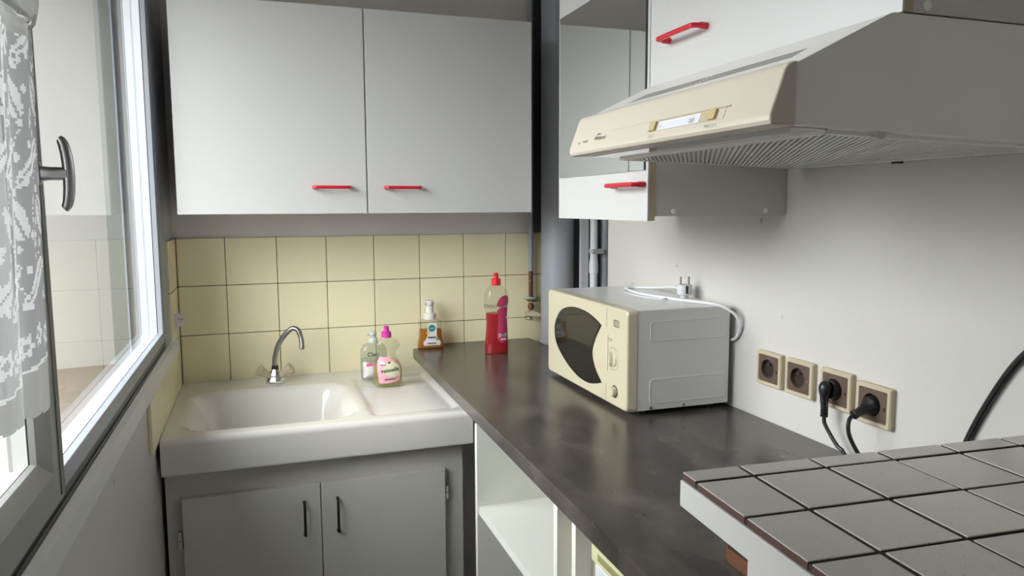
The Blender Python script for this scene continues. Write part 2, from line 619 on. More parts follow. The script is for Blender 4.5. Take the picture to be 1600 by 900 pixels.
window = bpy.data.objects.new('window_1', None)
COL.objects.link(window)
window.location = (0, -1.15, 0.95)
OFF['window_1'] = V(0, -1.15, 0.95)
struct(window)
g = G()
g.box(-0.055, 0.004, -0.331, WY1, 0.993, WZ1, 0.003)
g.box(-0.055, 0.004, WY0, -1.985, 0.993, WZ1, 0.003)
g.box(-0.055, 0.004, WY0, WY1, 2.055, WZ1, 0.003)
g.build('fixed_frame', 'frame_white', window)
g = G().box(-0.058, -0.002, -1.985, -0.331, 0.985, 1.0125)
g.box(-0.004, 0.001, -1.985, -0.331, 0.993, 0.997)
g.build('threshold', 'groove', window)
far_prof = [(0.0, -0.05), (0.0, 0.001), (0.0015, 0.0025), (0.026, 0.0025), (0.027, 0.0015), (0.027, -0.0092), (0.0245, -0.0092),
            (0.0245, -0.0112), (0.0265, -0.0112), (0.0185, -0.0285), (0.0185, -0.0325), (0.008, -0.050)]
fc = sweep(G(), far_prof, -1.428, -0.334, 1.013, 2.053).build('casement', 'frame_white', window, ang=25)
fc['label'] = 'closed far casement with white frame'
g = G()
rings = far_prof
sweep(g, [(0.0245, -0.0093), (0.0245, -0.0112), (0.0263, -0.0112), (0.0263, -0.0093)], -1.428, -0.334, 1.013, 2.053)
g.build('glazing_joint', 'gap', fc)
G().box(-0.0322, -0.0288, -1.408, -0.3535, 1.0325, 2.033).build('pane', 'glass', fc, smooth=False)
near_prof = [(0.0, -0.05), (0.0, 0.006), (0.002, 0.008), (0.041, 0.008), (0.043, 0.007), (0.0585, -0.002), (0.060, -0.0035), (0.0615, -0.0095),
             (0.0595, -0.0095), (0.0595, -0.0115), (0.061, -0.0115), (0.053, -0.0285), (0.053, -0.0325), (0.042, -0.050)]
nc = sweep(G(), near_prof, -1.98, -1.4305, 1.013, 2.053).build('casement', 'frame_grey', window, ang=25)
nc['label'] = 'near casement with grey painted frame'
g = G()
sweep(g, [(0.0595, -0.0097), (0.0595, -0.0113), (0.061, -0.0113), (0.061, -0.0097)], -1.98, -1.4305, 1.013, 2.053)
g.build('glazing_joint', 'gap', nc)
G().box(-0.0322, -0.0288, -1.925, -1.485, 1.0675, 1.998).build('pane', 'glass', nc, smooth=False)
g = G().box(0.008, 0.0095, -1.447, -1.4315, 1.02, 2.045, 0.0005)
g.build('lock_strip', 'guide', nc)
hd = G()
hd.lathe([(0.013, 0), (0.013, 0.003), (0.0085, 0.005), (0.0075, 0.012), (0.0075, 0.030)], (0.008, -1.449, 1.398), (1, 0, 0), 20)
hd.build('handle_neck', 'worn_metal', nc)
g = G()
hp = [(0.0315, -1.449, 1.4370), (0.0335, -1.449, 1.4355), (0.0360, -1.449, 1.430), (0.0385, -1.449, 1.415), (0.0392, -1.449, 1.398), (0.0388, -1.449, 1.381),
      (0.0368, -1.449, 1.366), (0.0340, -1.449, 1.3600), (0.0325, -1.449, 1.3585)]
sp = spline(hp, 4)
n = len(sp)
g.tube(sp, [0.0042 + 0.0022 * math.sin(PI * i / (n - 1)) for i in range(n)], 12)
g.build('handle_grip', 'worn_metal', nc)

# small unseen window behind the camera, added to bring more light into the room
w2 = bpy.data.objects.new('added_window', None)
COL.objects.link(w2)
w2.location = (0, -3.25, 0.9)
OFF['added_window'] = V(0, -3.25, 0.9)
struct(w2)
sweep(G(), [(0.0, -0.06), (0.0, 0.006), (0.04, 0.006), (0.05, -0.004), (0.05, -0.05), (0.04, -0.06)], -3.449, -3.051, 0.901, 2.079).build('window_frame', 'frame_grey', w2, ang=25)
G().box(-0.031, -0.027, -3.402, -3.098, 0.948, 2.032).build('pane', 'glass', w2, smooth=False)

# apron board under the window, and the outside reveal
g = G().prism([(-0.003, 0.956), (-0.003, 0.990), (0.003, 0.992), (0.011, 0.983), (0.012, 0.978), (0.012, 0.950), (0.010, 0.946), (0.0, 0.946)], 'y', -2.1, -0.10)
struct(g.build('trim_1', 'apron', ang=25))
g = G()
g.box(-0.45, -0.056, WY1 - 0.035, WY1 + 0.10, 0.80, 2.23)
g.box(-0.45, -0.056, WY0 - 0.10, WY0 + 0.035, 0.80, 2.23)
g.box(-0.45, -0.056, WY0 - 0.1, WY1 + 0.1, 2.11, 2.23)
rv = struct(g.build('trim_2', 'reveal'))
g = G().prism([(-1.00, 0.80), (-1.00, 0.915), (-0.056, 0.950), (-0.056, 0.80)], 'y', WY0 + 0.035, WY1 - 0.035)
g.build('stone_sill', 'stone', rv)
g = G().box(-0.128, -0.090, -0.262, -0.249, 0.945, 2.11, 0.001)
g.build('shutter_guide', 'guide', rv)
g = G().box(-0.091, -0.087, -0.264, -0.249, 0.945, 2.11)
g.build('guide_lip', 'frame_white', rv)

# ------------------------------------------------------------------ lace curtain on its rod
rodY0, rodY1, rodX, rodZ = -1.955, -1.494, 0.0195, 1.558
t = thing('curtain_rod', 'thin white curtain rod across the near window casement, held by a small hook', 'rod', (rodX, -1.72, rodZ))
G().cyl((rodX, rodY0, rodZ), (rodX, rodY1, rodZ), 0.0035, n=12).build('rod', 'rod', t)
for y in (rodY1, rodY0):
    g = G()
    g.tube(spline([(0.008, y, rodZ - 0.004), (0.015, y, rodZ - 0.008), (0.0225, y, rodZ - 0.0075), (0.0255, y, rodZ), (0.0235, y, rodZ + 0.005)], 4), 0.003, 8)
    g.build('hook', 'rod', t)


def lace_filled(u, v):
    """filet pattern: u metres from the right edge, v metres above the lace's lower edge"""
    # row of flowers along the bottom
    if v < 0.062:
        if v < 0.004:
            return True
        uu = (u + 0.006) % 0.028 - 0.014
        vv = v - 0.028 - (0.004 if int((u + 0.006) / 0.028) % 2 else -0.002)
        r = math.hypot(uu, vv)
        a = math.atan2(vv, uu)
        return 0.0042 < r < 0.0105 + 0.0028 * math.cos(6 * a)
    # scrolling stems
    s = 0.03 * math.sin(v * 30)
    if abs(((u + s) % 0.07) - 0.012) < 0.0018 and int(v / 0.003) % 2 == 0:
        return True
    # leaves in two alternating columns
    k = math.floor((v - 0.06) / 0.062)
    vv = (v - 0.06) % 0.062 - 0.031
    uu = (u + (0.022 if k % 2 else 0.0) + 0.25 * vv) % 0.058 - 0.030
    ang = 0.9 if k % 2 else -0.7
    a = uu * math.cos(ang) + vv * math.sin(ang)
    b = -uu * math.sin(ang) + vv * math.cos(ang)
    if (a / 0.026) ** 2 + (b / 0.0115) ** 2 < 1:
        return abs(b) > 0.0016
    r = math.hypot(uu - 0.022, vv + 0.022)
    if r < 0.0085 + 0.002 * math.cos(5 * math.atan2(vv + 0.022, uu - 0.022)) and r > 0.003:
        return True
    # a few solid blocks between them
    return math.sin(u * 190 + v * 40) * math.sin(v * 170 - u * 60) > 0.72


def curtain_x(u, v):
    k = min(1.0, u / 0.05)
    return 0.0195 + k * (0.0045 * math.sin(u * 62) + 0.002 * math.sin(u * 140 + v * 6))


def low_edge(u):
    """height of the lace edge above z = 1.142: scalloped hem"""
    return 0.058 - 0.10 * u + 0.035 * (u > 0.2) * math.sin((u - 0.2) * 9) ** 2 if u < 0.75 else 0.03


cur = thing('lace_curtain', 'white lace curtain with flowers and leaves hanging over the near window casement', 'curtain', (0.03, -1.70, 1.145))
cell = 0.0026
NU, NV = 178, 158
g = G()
vt = {}


def cv(i, j):
    if (i, j) not in vt:
        u, v = i * cell, j * cell
        y = -1.479 - u
        vt[i, j] = g.bm.verts.new(V(curtain_x(u, v), y - 0.034 * (1 - v / 0.41), 1.142 + v))
    return vt[i, j]


for i in range(NU):
    u = (i + .5) * cell
    le = low_edge(u)
    for j in range(NV):
        v = (j + .5) * cell
        hemz = 0.001 + 0.085 * min(u, 0.3)
        if v < hemz:
            continue
        f = g.bm.faces.new((cv(i, j), cv(i + 1, j), cv(i + 1, j + 1), cv(i, j + 1)))
        if v < le:
            f.material_index = 2
        elif v > 0.392:
            f.material_index = 2
        else:
            f.material_index = 1 if lace_filled(u, v - le) else 0
g.build('lace_cloth', ['net', 'lace', 'hem'], cur)
g = G()
rows = []
for j in range(9):
    row = []
    for i in range(0, 104):
        u = i * 0.0045
        v = j / 8
        x = 0.024 + 0.004 * math.sin(u * 95) * (0.3 + 0.7 * abs(v - 0.5)) * min(1, u / 0.03) + 0.005 * math.sin(PI * v)
        row.append((x, -1.482 - u, 1.553 + 0.055 * v + 0.003 * math.sin(u * 60)))
    rows.append(row)
R = [[g.bm.verts.new(V(*p)) for p in r] for r in rows]
for j in range(8):
    for i in range(103):
        g.bm.faces.new((R[j][i], R[j][i + 1], R[j + 1][i + 1], R[j + 1][i]))
g.build('gathered_heading', 'hem', cur)

# ------------------------------------------------------------------ pipes of the corner
t = thing('drain_pipe', 'thick grey painted drain pipe standing in the back right corner', 'pipe', (1.186, -0.132, 0.0))
G().cyl((1.186, -0.132, 0.0), (1.186, -0.132, CEIL), 0.0545, n=40).build('pipe_body', 'pipe', t)
G().lathe([(0.056, 0), (0.058, 0.004), (0.058, 0.012), (0.0555, 0.016)], (1.186, -0.132, 0.901), n=40).build('collar', 'pipe', t)
g = G().box(1.142, 1.188, -0.03, -0.001, 1.271, CEIL)
tag(g.build('pipe_casing', 'pipe_dark', loc=(1.165, -0.015, 1.271)), 'dark slate painted boxing behind the drain pipe, ending at the tiles', 'boxing')

t = thing('gas_pipe', 'thin gas pipe on the cream tiles, grey above and rusty at its valve', 'pipe', (1.128, -0.032, 0.97))
G().cyl((1.1285, -0.032, 1.137), (1.1285, -0.032, CEIL), 0.0085, n=16).build('painted_pipe', 'pipe', t)
G().cyl((1.1285, -0.032, 1.035), (1.1285, -0.032, 1.139), 0.0078, n=16).build('rusty_pipe', 'rust', t)
g = G()
g.lathe([(0.008, 0), (0.0125, 0.002), (0.0125, 0.010), (0.009, 0.013)], (1.1285, -0.032, 1.030), n=6)
g.lathe([(0.006, 0), (0.010, 0.003), (0.011, 0.014), (0.0075, 0.022)], (1.1285, -0.032, 1.003), n=16)
g.build('coupling', 'rust', t)
g = G()
g.tube([(1.108, -0.03, 1.045), (1.116, -0.043, 1.045), (1.1285, -0.047, 1.044), (1.141, -0.043, 1.043), (1.147, -0.03, 1.043)], 0.005, 8)
g.box(1.108, 1.149, -0.03, -0.009, 1.040, 1.048)
g.build('pipe_clip', 'galv', t)
g = G()
g.lathe([(0.006, 0), (0.0085, 0.002), (0.0085, 0.02), (0.005, 0.024), (0.004, 0.034), (0.002, 0.036)], (1.1285, -0.032, 1.003), (0, 0, -1), 14)
g.cyl((1.1285, -0.032, 0.99), (1.1285, -0.060, 0.99), 0.0045, n=10)
g.build('valve_body', 'brass', t)
g = G()
g.prism([(1.094, 0.999), (1.098, 1.002), (1.112, 0.996), (1.126, 1.003), (1.140, 0.998), (1.155, 0.991), (1.156, 0.984), (1.142, 0.981), (1.128, 0.985), (1.116, 0.984), (1.108, 0.990), (1.096, 0.994)], 'y', -0.066, -0.055, 0.002)
g.build('valve_handle', 'cream_handle', t)
g = G()
g.tube(spline([(1.112, -0.055, 0.984), (1.100, -0.05, 0.982), (1.104, -0.05, 0.974), (1.118, -0.05, 0.970), (1.130, -0.05, 0.970)], 5), 0.0016, 6)
g.build('wire_loop', 'brass', t)

g = G().box(1.2385, 1.2675, -0.205, -0.19, 0.0, CEIL, 0.003)
tag(g.build('flat_duct', 'pipe_mid', loc=(1.253, -0.21, 0)), 'flat grey duct beside the thick drain pipe in the wall niche', 'duct')
t = thing('water_pipe', 'slim pale grey pipe with a mortared clamp in the wall niche', 'pipe', (1.281, -0.213, 0))
G().cyl((1.281, -0.213, 0), (1.281, -0.213, CEIL), 0.0125, n=20).build('pipe_body', 'pipe_light', t)
G().lathe([(0.0125, 0), (0.0148, 0.003), (0.0148, 0.030), (0.0128, 0.05)], (1.281, -0.213, 1.138), n=20).build('sleeve', 'pipe_light', t)
g = G().box(1.2685, 1.3115, -0.230, -0.193, 1.2035, 1.2195, 0.004)
g.build('clamp', 'galv', t)
tag(G().cyl((1.325, -0.2, 0), (1.325, -0.2, CEIL), 0.0125, n=20).build('riser_pipe', 'pipe', loc=(1.325, -0.2, 0)),
    'second slim grey pipe in the niche, right beside the end of the white wall', 'pipe')
G().box(1.20, 1.40, -0.060, -0.004, 0.0, CEIL).build('niche_shade', 'pipe_dark', wall_right if False else wall_back)  # dark sheet that paints the shade behind the niche pipes

# small white bracket screwed to the left wall
t = thing('wall_bracket', 'small white bracket with two dark screws on the left wall by the window frame', 'bracket', (0.01, -0.06, 1.035))
pts = [(0.010, 1.012), (0.010, 1.062), (0.024, 1.062), (0.033, 1.054), (0.036, 1.045), (0.034, 1.036), (0.024, 1.028), (0.014, 1.012)]
G().prism(pts, 'y', -0.152, -0.146, 0.001).build('plate', 'cord_white', t)
for x in (0.021, 0.0285):
    G().cyl((x, -0.153, 1.045), (x, -0.1515, 1.045), 0.0018, n=8).build('screw', 'black', t)


# ------------------------------------------------------------------ wall cabinets
def bow_handle(g, a, b, out, r=0.0045, h=0.026):
    """bow handle from a to b (points on the door) standing out along `out`"""
    a, b, out = V(*a), V(*b), V(*out)
    d = (b - a).normalized()
    pts = [a, a + out * (h * .6), a + out * (h * .9) + d * 0.003, a + out * h + d * 0.010, (a + b) / 2 + out * (h + 0.001),
           b + out * h - d * 0.010, b + out * (h * .9) - d * 0.003, b + out * (h * .6), b]
    P = spline(pts, 4)
    n = len(P)
    return g.tube(P, [r * (1.25 if (i < 4 or i > n - 5) else 1.0) for i in range(n)], 12)


cb = thing('wall_cabinet', 'white two-door wall cabinet with red handles above the sink', 'cabinet', (0.535, 0, 1.345))
YF = -0.33
g = G().box(0.052, 1.018, YF + 0.0185, -0.001, 1.345, 1.890)
g.build('carcass', 'laminate_side', cb)
for x0, x1, hx in ((0.048, 0.5325, 0.4385), (0.5355, 1.021, 0.633)):
    d = G().box(x0, x1, YF, YF + 0.018, 1.341, 1.893, 0.0012, 2).build('door', 'laminate', cb)
    bow_handle(G(), (hx - 0.048, YF, 1.4125), (hx + 0.048, YF, 1.4125), (0, -1, 0)).build('handle', 'red', d)

XF = 0.942
tc_ = thing('mirror_cabinet', 'tall white wall cabinet with a mirror on its door and one red handle', 'cabinet', (1.1, -0.95, 1.34))
g = G().box(XF + 0.0165, XW - 0.001, -1.168, -0.742, 1.339, 2.05)
g.build('carcass', 'laminate_side', tc_)
d = G().box(XF, XF + 0.003, -1.170, -0.733, 1.330, 2.055).build('door', 'laminate', tc_)
G().box(XF + 0.003, XF + 0.0165, -1.1695, -0.7335, 1.3305, 2.0545).build('door_core', 'chipboard', d)
G().box(XF - 0.0035, XF, -1.159, -0.744, 1.4265, 1.799).build('mirror', 'mirror', d)
G().box(XF - 0.0033, XF, -1.1612, -1.159, 1.4265, 1.80).build('mirror_shadow', 'mirror_shadow', d)  # dark strip painted as the shadow line beside the mirror
bow_handle(G(), (XF, -1.040, 1.3995), (XF, -1.158, 1.3995), (-1, 0, 0)).build('handle', 'red', d)
for x, z in ((1.000, 1.348), (1.212, 1.348)):
    G().lathe([(0.0055, 0), (0.005, 0.001), (0.002, 0.0018), (0.0001, 0.002)], (x, -1.168, z), (0, -1, 0), 16).build('screw_cap', 'shelf_white', tc_)

oc = thing('hood_cabinet', 'white wall cabinet with a red handle mounted over the cooker hood', 'cabinet', (1.1, -1.45, 1.58))
g = G().box(XF + 0.0165, XW - 0.001, -1.742, -1.174, 1.578, 2.05)
g.build('carcass', 'laminate_side', oc)
d = G().box(XF, XF + 0.003, -1.745, -1.1725, 1.577, 2.055).build('door', 'laminate', oc)
G().box(XF + 0.003, XF + 0.0165, -1.7445, -1.173, 1.5775, 2.0545).build('door_core', 'chipboard', d)
bow_handle(G(), (XF, -1.240, 1.648), (XF, -1.355, 1.648), (-1, 0, 0)).build('handle', 'red', d)
G().lathe([(0.0065, 0), (0.006, 0.001), (0.002, 0.0018), (0.0001, 0.002)], (0.982, -1.742, 1.587), (0, -1, 0), 16).build('screw_cap', 'shelf_white', oc)

# ------------------------------------------------------------------ cooker hood
HY0, HY1 = -1.745, -1.205
hd = thing('cooker_hood', 'white cooker hood with an aged cream front panel under the right wall cabinet', 'hood', (1.03, -1.475, 1.44))
g = G().prism([(0.800, 1.4465), (0.800, 1.5135), (0.925, 1.5735), (0.932, 1.5755), (XW - 0.001, 1.5755), (XW - 0.001, 1.4335)], 'y', HY0, HY1, 0.0012)
g.build('body', 'hood_white', hd)
fp = G()
prof = [(0.8005, 1.4455), (0.774, 1.4447), (0.7685, 1.4465), (0.7662, 1.4505), (0.7663, 1.4575), (0.7835, 1.5050), (0.7885, 1.5115), (0.7955, 1.5145), (0.8005, 1.5148)]
fp.prism(prof, 'y', HY0 - 0.0015, HY1 + 0.0015, 0.003, 3)
fp = fp.build('front_panel', 'hood_cream', hd, ang=28)
up = V(0.0172, 0, 0.0475).normalized()
nr = V(-up.z, 0, up.x)


def onpanel(y, h):
    """point on the sloping front: y along the hood, h up the slope from its lower edge"""
    return V(0.7663, y, 1.4575) + up * h


def pplace(y, h):
    o = onpanel(y, h)
    return lambda u, v, w: o + V(0, -1, 0) * u + up * v + nr * (w + 0.0002)


lettering('PHILIPS', 0.0062, pplace(-1.264, 0.0075), 'ink', fp)
lettering('Whirlpool', 0.0100, pplace(-1.3185, 0.0085), 'ink', fp, shear=0.25)
lettering('S I C', 0.0068, pplace(-1.492, -0.0050), 'ink_soft', fp)
lettering('M 0 1 2 3', 0.0066, pplace(-1.636, -0.0050), 'ink_soft', fp)
patch(G(), ell(0, 0, 0.008, 0.0012, 14), pplace(-1.311, 0.0185)).build('logo_stroke', 'ink', fp)
patch(G(), ell(0, 0, 0.0022, 0.0028, 10), pplace(-1.240, 0.0085)).build('emblem', 'ink_soft', fp)


def slab(g, y0, y1, h0, h1, w0, w1):
    pts = []
    for w in (w0, w1):
        for y, h in ((y0, h0), (y1, h0), (y1, h1), (y0, h1)):
            pts.append(onpanel(y, h) + nr * w)
    vs = [g.bm.verts.new(p) for p in pts]
    for f in ((0, 1, 2, 3), (7, 6, 5, 4), (0, 4, 5, 1), (1, 5, 6, 2), (2, 6, 7, 3), (3, 7, 4, 0)):
        g.bm.faces.new([vs[k] for k in f])
    return g


slab(G(), -1.478, -1.659, 0.004, 0.0185, -0.001, 0.0006).build('control_slot', 'hood_cream', fp)
for y0, y1 in ((-1.4785, -1.487), (-1.6085, -1.630)):
    slab(G(), y0, y1, 0.0045, 0.0172, -0.001, 0.0009).build('slider_track', 'chipboard', fp)
cs = slab(G(), -1.506, -1.608, 0.0045, 0.0172, -0.001, 0.0012).build('control_strip', 'hood_lens', fp)
slab(G(), -1.478, -1.668, 0.0183, 0.0195, -0.001, 0.0016).build('slot_edge', 'chipboard', fp)
for y in (-1.487, -1.630):
    k = slab(G(), y, y - 0.014, 0.0045, 0.0172, 0.0, 0.0042).build('slider', 'hood_knob', fp)
lettering('›', 0.012, lambda u, v, w: pplace(-1.512, 0.006)(u, v, w + 0.0012), 'ink_soft', fp)
lettering('›››', 0.014, lambda u, v, w: pplace(-1.590, 0.006)(u, v, w + 0.0012), 'ink_soft', fp)
slab(G(), HY0 + 0.10, -1.35, 0.0205, 0.0208, -0.0005, 0.0003).build('moulding_line', 'chipboard', fp)
# air slots on the sloping top
sl = V(0.125, 0, 0.06).normalized()
sn = V(-sl.z, 0, sl.x)
g = G()
for k in range(5):
    o = V(0.800, 0, 1.5135) + sl * (0.034 + 0.0068 * k)
    y0, y1 = -1.300 - 0.002 * k, -1.70 + 0.002 * k
    for seg in range(2):
        ya, yb = (y0, (y0 + y1) / 2 + 0.003) if seg == 0 else ((y0 + y1) / 2 - 0.003, y1)
        vs = [g.bm.verts.new(o + sl * a + V(0, y, 0) + sn * w) for w in (-0.002, 0.0004) for a, y in ((0, ya), (0.0012, ya), (0.0012, yb), (0, yb))]
        for f in ((0, 1, 2, 3), (7, 6, 5, 4), (0, 4, 5, 1), (1, 5, 6, 2), (2, 6, 7, 3), (3, 7, 4, 0)):
            g.bm.faces.new([vs[q] for q in f])
g.build('air_slots', 'gap', hd, kind='stuff')
# underside: glossy lamp cover, filter frame and its slats
g = G().prism([(0.803, 1.4468), (0.856, 1.4453), (0.856, 1.4437), (0.803, 1.4450)], 'y', HY0 + 0.012, HY1 - 0.012)
g.build('lamp_cover', 'cover_gloss', hd)
fx0, fx1, fy0, fy1, fz = 0.858, 1.240, -1.725, -1.215, 1.4420


def tilt(g):
    for v in g.bm.verts:
        v.co.z -= (v.co.x - fx0) * 0.0281
    return g


g = G()
g.box(fx0, fx0 + 0.010, fy0, fy1, fz - 0.002, fz + 0.004, 0.001)
g.box(fx1 - 0.010, fx1, fy0, fy1, fz - 0.002, fz + 0.004, 0.001)
g.box(fx0 + 0.0101, fx1 - 0.0101, fy0, fy0 + 0.010, fz - 0.002, fz + 0.004, 0.001)
g.box(fx0 + 0.0101, fx1 - 0.0101, fy1 - 0.010, fy1, fz - 0.002, fz + 0.004, 0.001)
fr = tilt(g).build('filter_frame', 'hood_white', hd)
tilt(G().box(fx0 + 0.005, fx1 - 0.005, fy0 + 0.005, fy1 - 0.005, fz + 0.0015, fz + 0.003)).build('filter_back', 'steel_dark', fr)
g = G()
dx, dy = 0.31, 0.48
Ld = math.hypot(dx, dy)
ux, uy = dx / Ld, dy / Ld
for k in range(-40, 48):
    c = fy0 + k * 0.0135
    # clip the slanted line y = c + (x-fx0)*dy/dx to the frame
    xa, xb = fx0 + 0.009, fx1 - 0.009
    xa = max(xa, fx0 + (fy0 + 0.009 - c) * dx / dy)
    xb = min(xb, fx0 + (fy1 - 0.009 - c) * dx / dy)
    if xb - xa < 0.004:
        continue
    ya, yb = c + (xa - fx0) * dy / dx, c + (xb - fx0) * dy / dx
    h = 0.0019
    vs = [g.bm.verts.new(V(x + s * uy * h, y - s * ux * h, z)) for z in (fz - 0.001, fz + 0.001) for x, y, s in ((xa, ya, 1), (xb, yb, 1), (xb, yb, -1), (xa, ya, -1))]
    for f in ((0, 1, 2, 3), (7, 6, 5, 4), (0, 4, 5, 1), (1, 5, 6, 2), (2, 6, 7, 3), (3, 7, 4, 0)):
        g.bm.faces.new([vs[q] for q in f])
tilt(g).build('filter_slats', 'hood_white', fr, kind='stuff')
G().lathe([(0.006, 0), (0.006, 0.003), (0.003, 0.006), (0.0005, 0.0065)], (0.93, -1.735, 1.441), (0, 0, -1), 14).build('catch', 'hood_cream', hd)
G().box(1.235, 1.245, -1.47, -1.455, 1.426, 1.4345).build('wall_clip', 'black', hd)

# ------------------------------------------------------------------ sink
SZ = 0.828
SX0, SX1, SY0, SY1 = 0.0095, 0.755, -0.602, -0.0098
sk = thing('sink', 'white ceramic sink with a wide basin and ribbed drainer under the cream tiles', 'sink', (0.38, -0.3, 0.74))


def sdist(x, y, x0, x1, y0, y1, r):
    qx = max(x0 + r - x, x - (x1 - r), 0)
    qy = max(y0 + r - y, y - (y1 - r), 0)
    if qx == 0 and qy == 0:
        return -min(x - x0, x1 - x, y - y0, y1 - y)
    return math.hypot(qx, qy) - r


def smooth(a, b, t):
    t = max(0, min(1, (t - a) / (b - a)))
    return t * t * (3 - 2 * t)


def sink_z(x, y):
    z = SZ
    d = sdist(x, y, 0.052, 0.468, -0.545, -0.165, 0.075)
    z -= 0.150 * smooth(0.0, 0.075, -d) + 0.006 * smooth(-0.012, 0.006, -d)
    # shallow drainer with fine ribs
    e = sdist(x, y, 0.495, 0.735, -0.565, -0.10, 0.03)
    if e < 0:
        z -= 0.006 * smooth(0, 0.02, -e)
        if e < -0.02:
            z += 0.0012 * math.sin(y * 2 * PI / 0.020) * smooth(0.02, 0.04, -e)
    # raised edges at right and left, rounded front lip
    z += 0.005 * smooth(0.738, 0.748, x)
    fr_ = (y - SY0)
    if fr_ < 0.016:
        k = 1 - fr_ / 0.016
        z -= 0.016 * (1 - math.sqrt(max(0, 1 - k * k)))
    return z


NX, NY = 120, 100
xsn = [SX0 + (SX1 - SX0) * i / NX for i in range(NX + 1)]
ysn = [SY0 + 0.018 * (j / 8) ** 1.5 for j in range(8)] + [SY0 + 0.018 + (SY1 - SY0 - 0.018) * j / (NY - 8) for j in range(NY - 7)]
g = G()
grid = [[g.bm.verts.new(V(x, y, sink_z(x, y))) for x in xsn] for y in ysn]
for j in range(len(ysn) - 1):
    for i in range(NX):
        g.bm.faces.new((grid[j][i], grid[j][i + 1], grid[j + 1][i + 1], grid[j + 1][i]))
zb = 0.741
low = [g.bm.verts.new(V(x, SY0 + 0.002, zb)) for x in xsn]
mid = [g.bm.verts.new(V(x, SY0, zb + 0.006)) for x in xsn]
for i in range(NX):
    g.bm.faces.new((grid[0][i], mid[i], mid[i + 1], grid[0][i + 1]))
    g.bm.faces.new((mid[i], low[i], low[i + 1], mid[i + 1]))
for i in (0, NX):
    col = [grid[j][i] for j in range(len(ysn))]
    b0 = low[i]
    b1 = g.bm.verts.new(V(xsn[i], SY1, zb))
    g.bm.faces.new([mid[i]] + col + [b1, b0])
g.build('basin', 'ceramic', sk, ang=40)
G().lathe([(0.028, 0), (0.030, 0.002), (0.022, 0.0035), (0.016, 0.002), (0.0005, 0.002)], (0.26, -0.30, sink_z(0.26, -0.30)), n=24).build('drain', 'chrome', sk)

# faucet
fa = thing('faucet', 'chrome mixer tap with curved spout and two flared smoky handles on the sink', 'faucet', (0.275, -0.104, SZ))
g = G()
g.lathe([(0.026, 0), (0.0275, 0.004), (0.0275, 0.010), (0.0215, 0.020), (0.019, 0.028), (0.0125, 0.040), (0.0095, 0.046)], (0.2752, -0.104, SZ + 0.0003), n=10)
g.build('tap_body', 'chrome', fa, ang=10)
G().lathe([(0.0095, 0), (0.0105, 0.002), (0.0105, 0.008), (0.009, 0.012), (0.0095, 0.016)], (0.2755, -0.104, SZ + 0.040), n=20).build('collar', 'black', fa)
sp = spline([(0.2755, -0.104, 0.878), (0.2754, -0.108, 0.902), (0.284, -0.113, 0.939), (0.297, -0.119, 0.9651), (0.3148, -0.1262, 0.987), (0.3290, -0.131, 0.998), (0.344, -0.137, 0.9926), (0.3518, -0.142, 0.9706), (0.3538, -0.147, 0.9481), (0.3523, -0.151, 0.9376)], 5)
G().tube(sp, [0.0075] * (len(sp) - 12) + [0.0072] * 8 + [0.0078] * 4, 14).build('spout', 'worn_metal', fa)
for sgn in (-1, 1):
    d = V(sgn * 0.042, -0.012, 0.030).normalized()
    b = V(0.2752, -0.104, SZ + 0.014) + d * 0.016
    h = G().lathe([(0.0085, 0), (0.0095, 0.004), (0.010, 0.014), (0.014, 0.030), (0.018, 0.040), (0.0185, 0.043), (0.016, 0.0445), (0.0005, 0.0435)], b, d, 8)
    h = h.build('tap_handle', 'knob_clear', fa, ang=15)

# sink cabinet
sc = thing('sink_cabinet', 'old white painted two-door cabinet under the sink with black handles', 'cabinet', (0.37, -0.3, 0))
g = G()
CF = -0.553
for x0, x1 in ((0.010, 0.052), (0.676, 0.738)):
    g.box(x0, x1, CF - 0.0, CF + 0.03, 0.0, 0.7395)
g.box(0.052, 0.676, CF - 0.0, CF + 0.03, 0.660, 0.7395)
g.box(0.052, 0.676, CF - 0.0, CF + 0.03, 0.0, 0.10)
g.box(0.720, 0.738, CF + 0.03, -0.02, 0.0, 0.7395)
g.box(0.010, 0.024, CF + 0.03, -0.02, 0.0, 0.7395)
g.box(0.024, 0.720, CF + 0.03, -0.02, 0.08, 0.10)
g.build('face_frame', 'old_paint', sc)
for x0, x1, hx, hingex in ((0.045, 0.3645, 0.325, 0.0385), (0.3665, 0.686, 0.406, 0.6925)):
    d = G().box(x0, x1, -0.5715, -0.5535, 0.085, 0.6715, 0.002, 2).build('door', 'old_paint', sc)
    bow_handle(G(), (hx, -0.5715, 0.628), (hx, -0.5715, 0.545), (0, -1, 0), 0.0035, 0.018).build('handle', 'black', d)
    for hz in ((0.585, 0.62), ) if hingex > 0.5 else ((0.545, 0.59), ):
        g = G().cyl((hingex, -0.562, hz[0]), (hingex, -0.562, (hz[0] + hz[1]) / 2 - 0.0008), 0.0055, n=12)
        g.cyl((hingex, -0.562, (hz[0] + hz[1]) / 2 + 0.0008), (hingex, -0.562, hz[1]), 0.0055, n=12)
        g.box(hingex - 0.006, hingex + 0.006, -0.557, -0.5525, hz[0], hz[1])
        g.build('hinge', 'old_paint', d)

# ------------------------------------------------------------------ worktop
g = G()
wp = [(0.704, -0.075), (0.712, -0.066), (0.800, -0.0095), (1.130, -0.0095), (1.1335, -0.105), (1.145, -0.178), (1.168, -0.190), (1.200, -0.192), (1.236, -0.188), (1.2365, -0.357), (XW - 0.0005, -0.358),
      (XW - 0.0005, -2.35), (0.674, -2.35)]
g.prism(wp, 'z', 0.868, 0.900, 0.003, 2)
wt = tag(g.build('worktop', 'worktop', loc=(0.97, -1.1, 0.868)), 'long dark grey mottled worktop along the right wall', 'worktop')

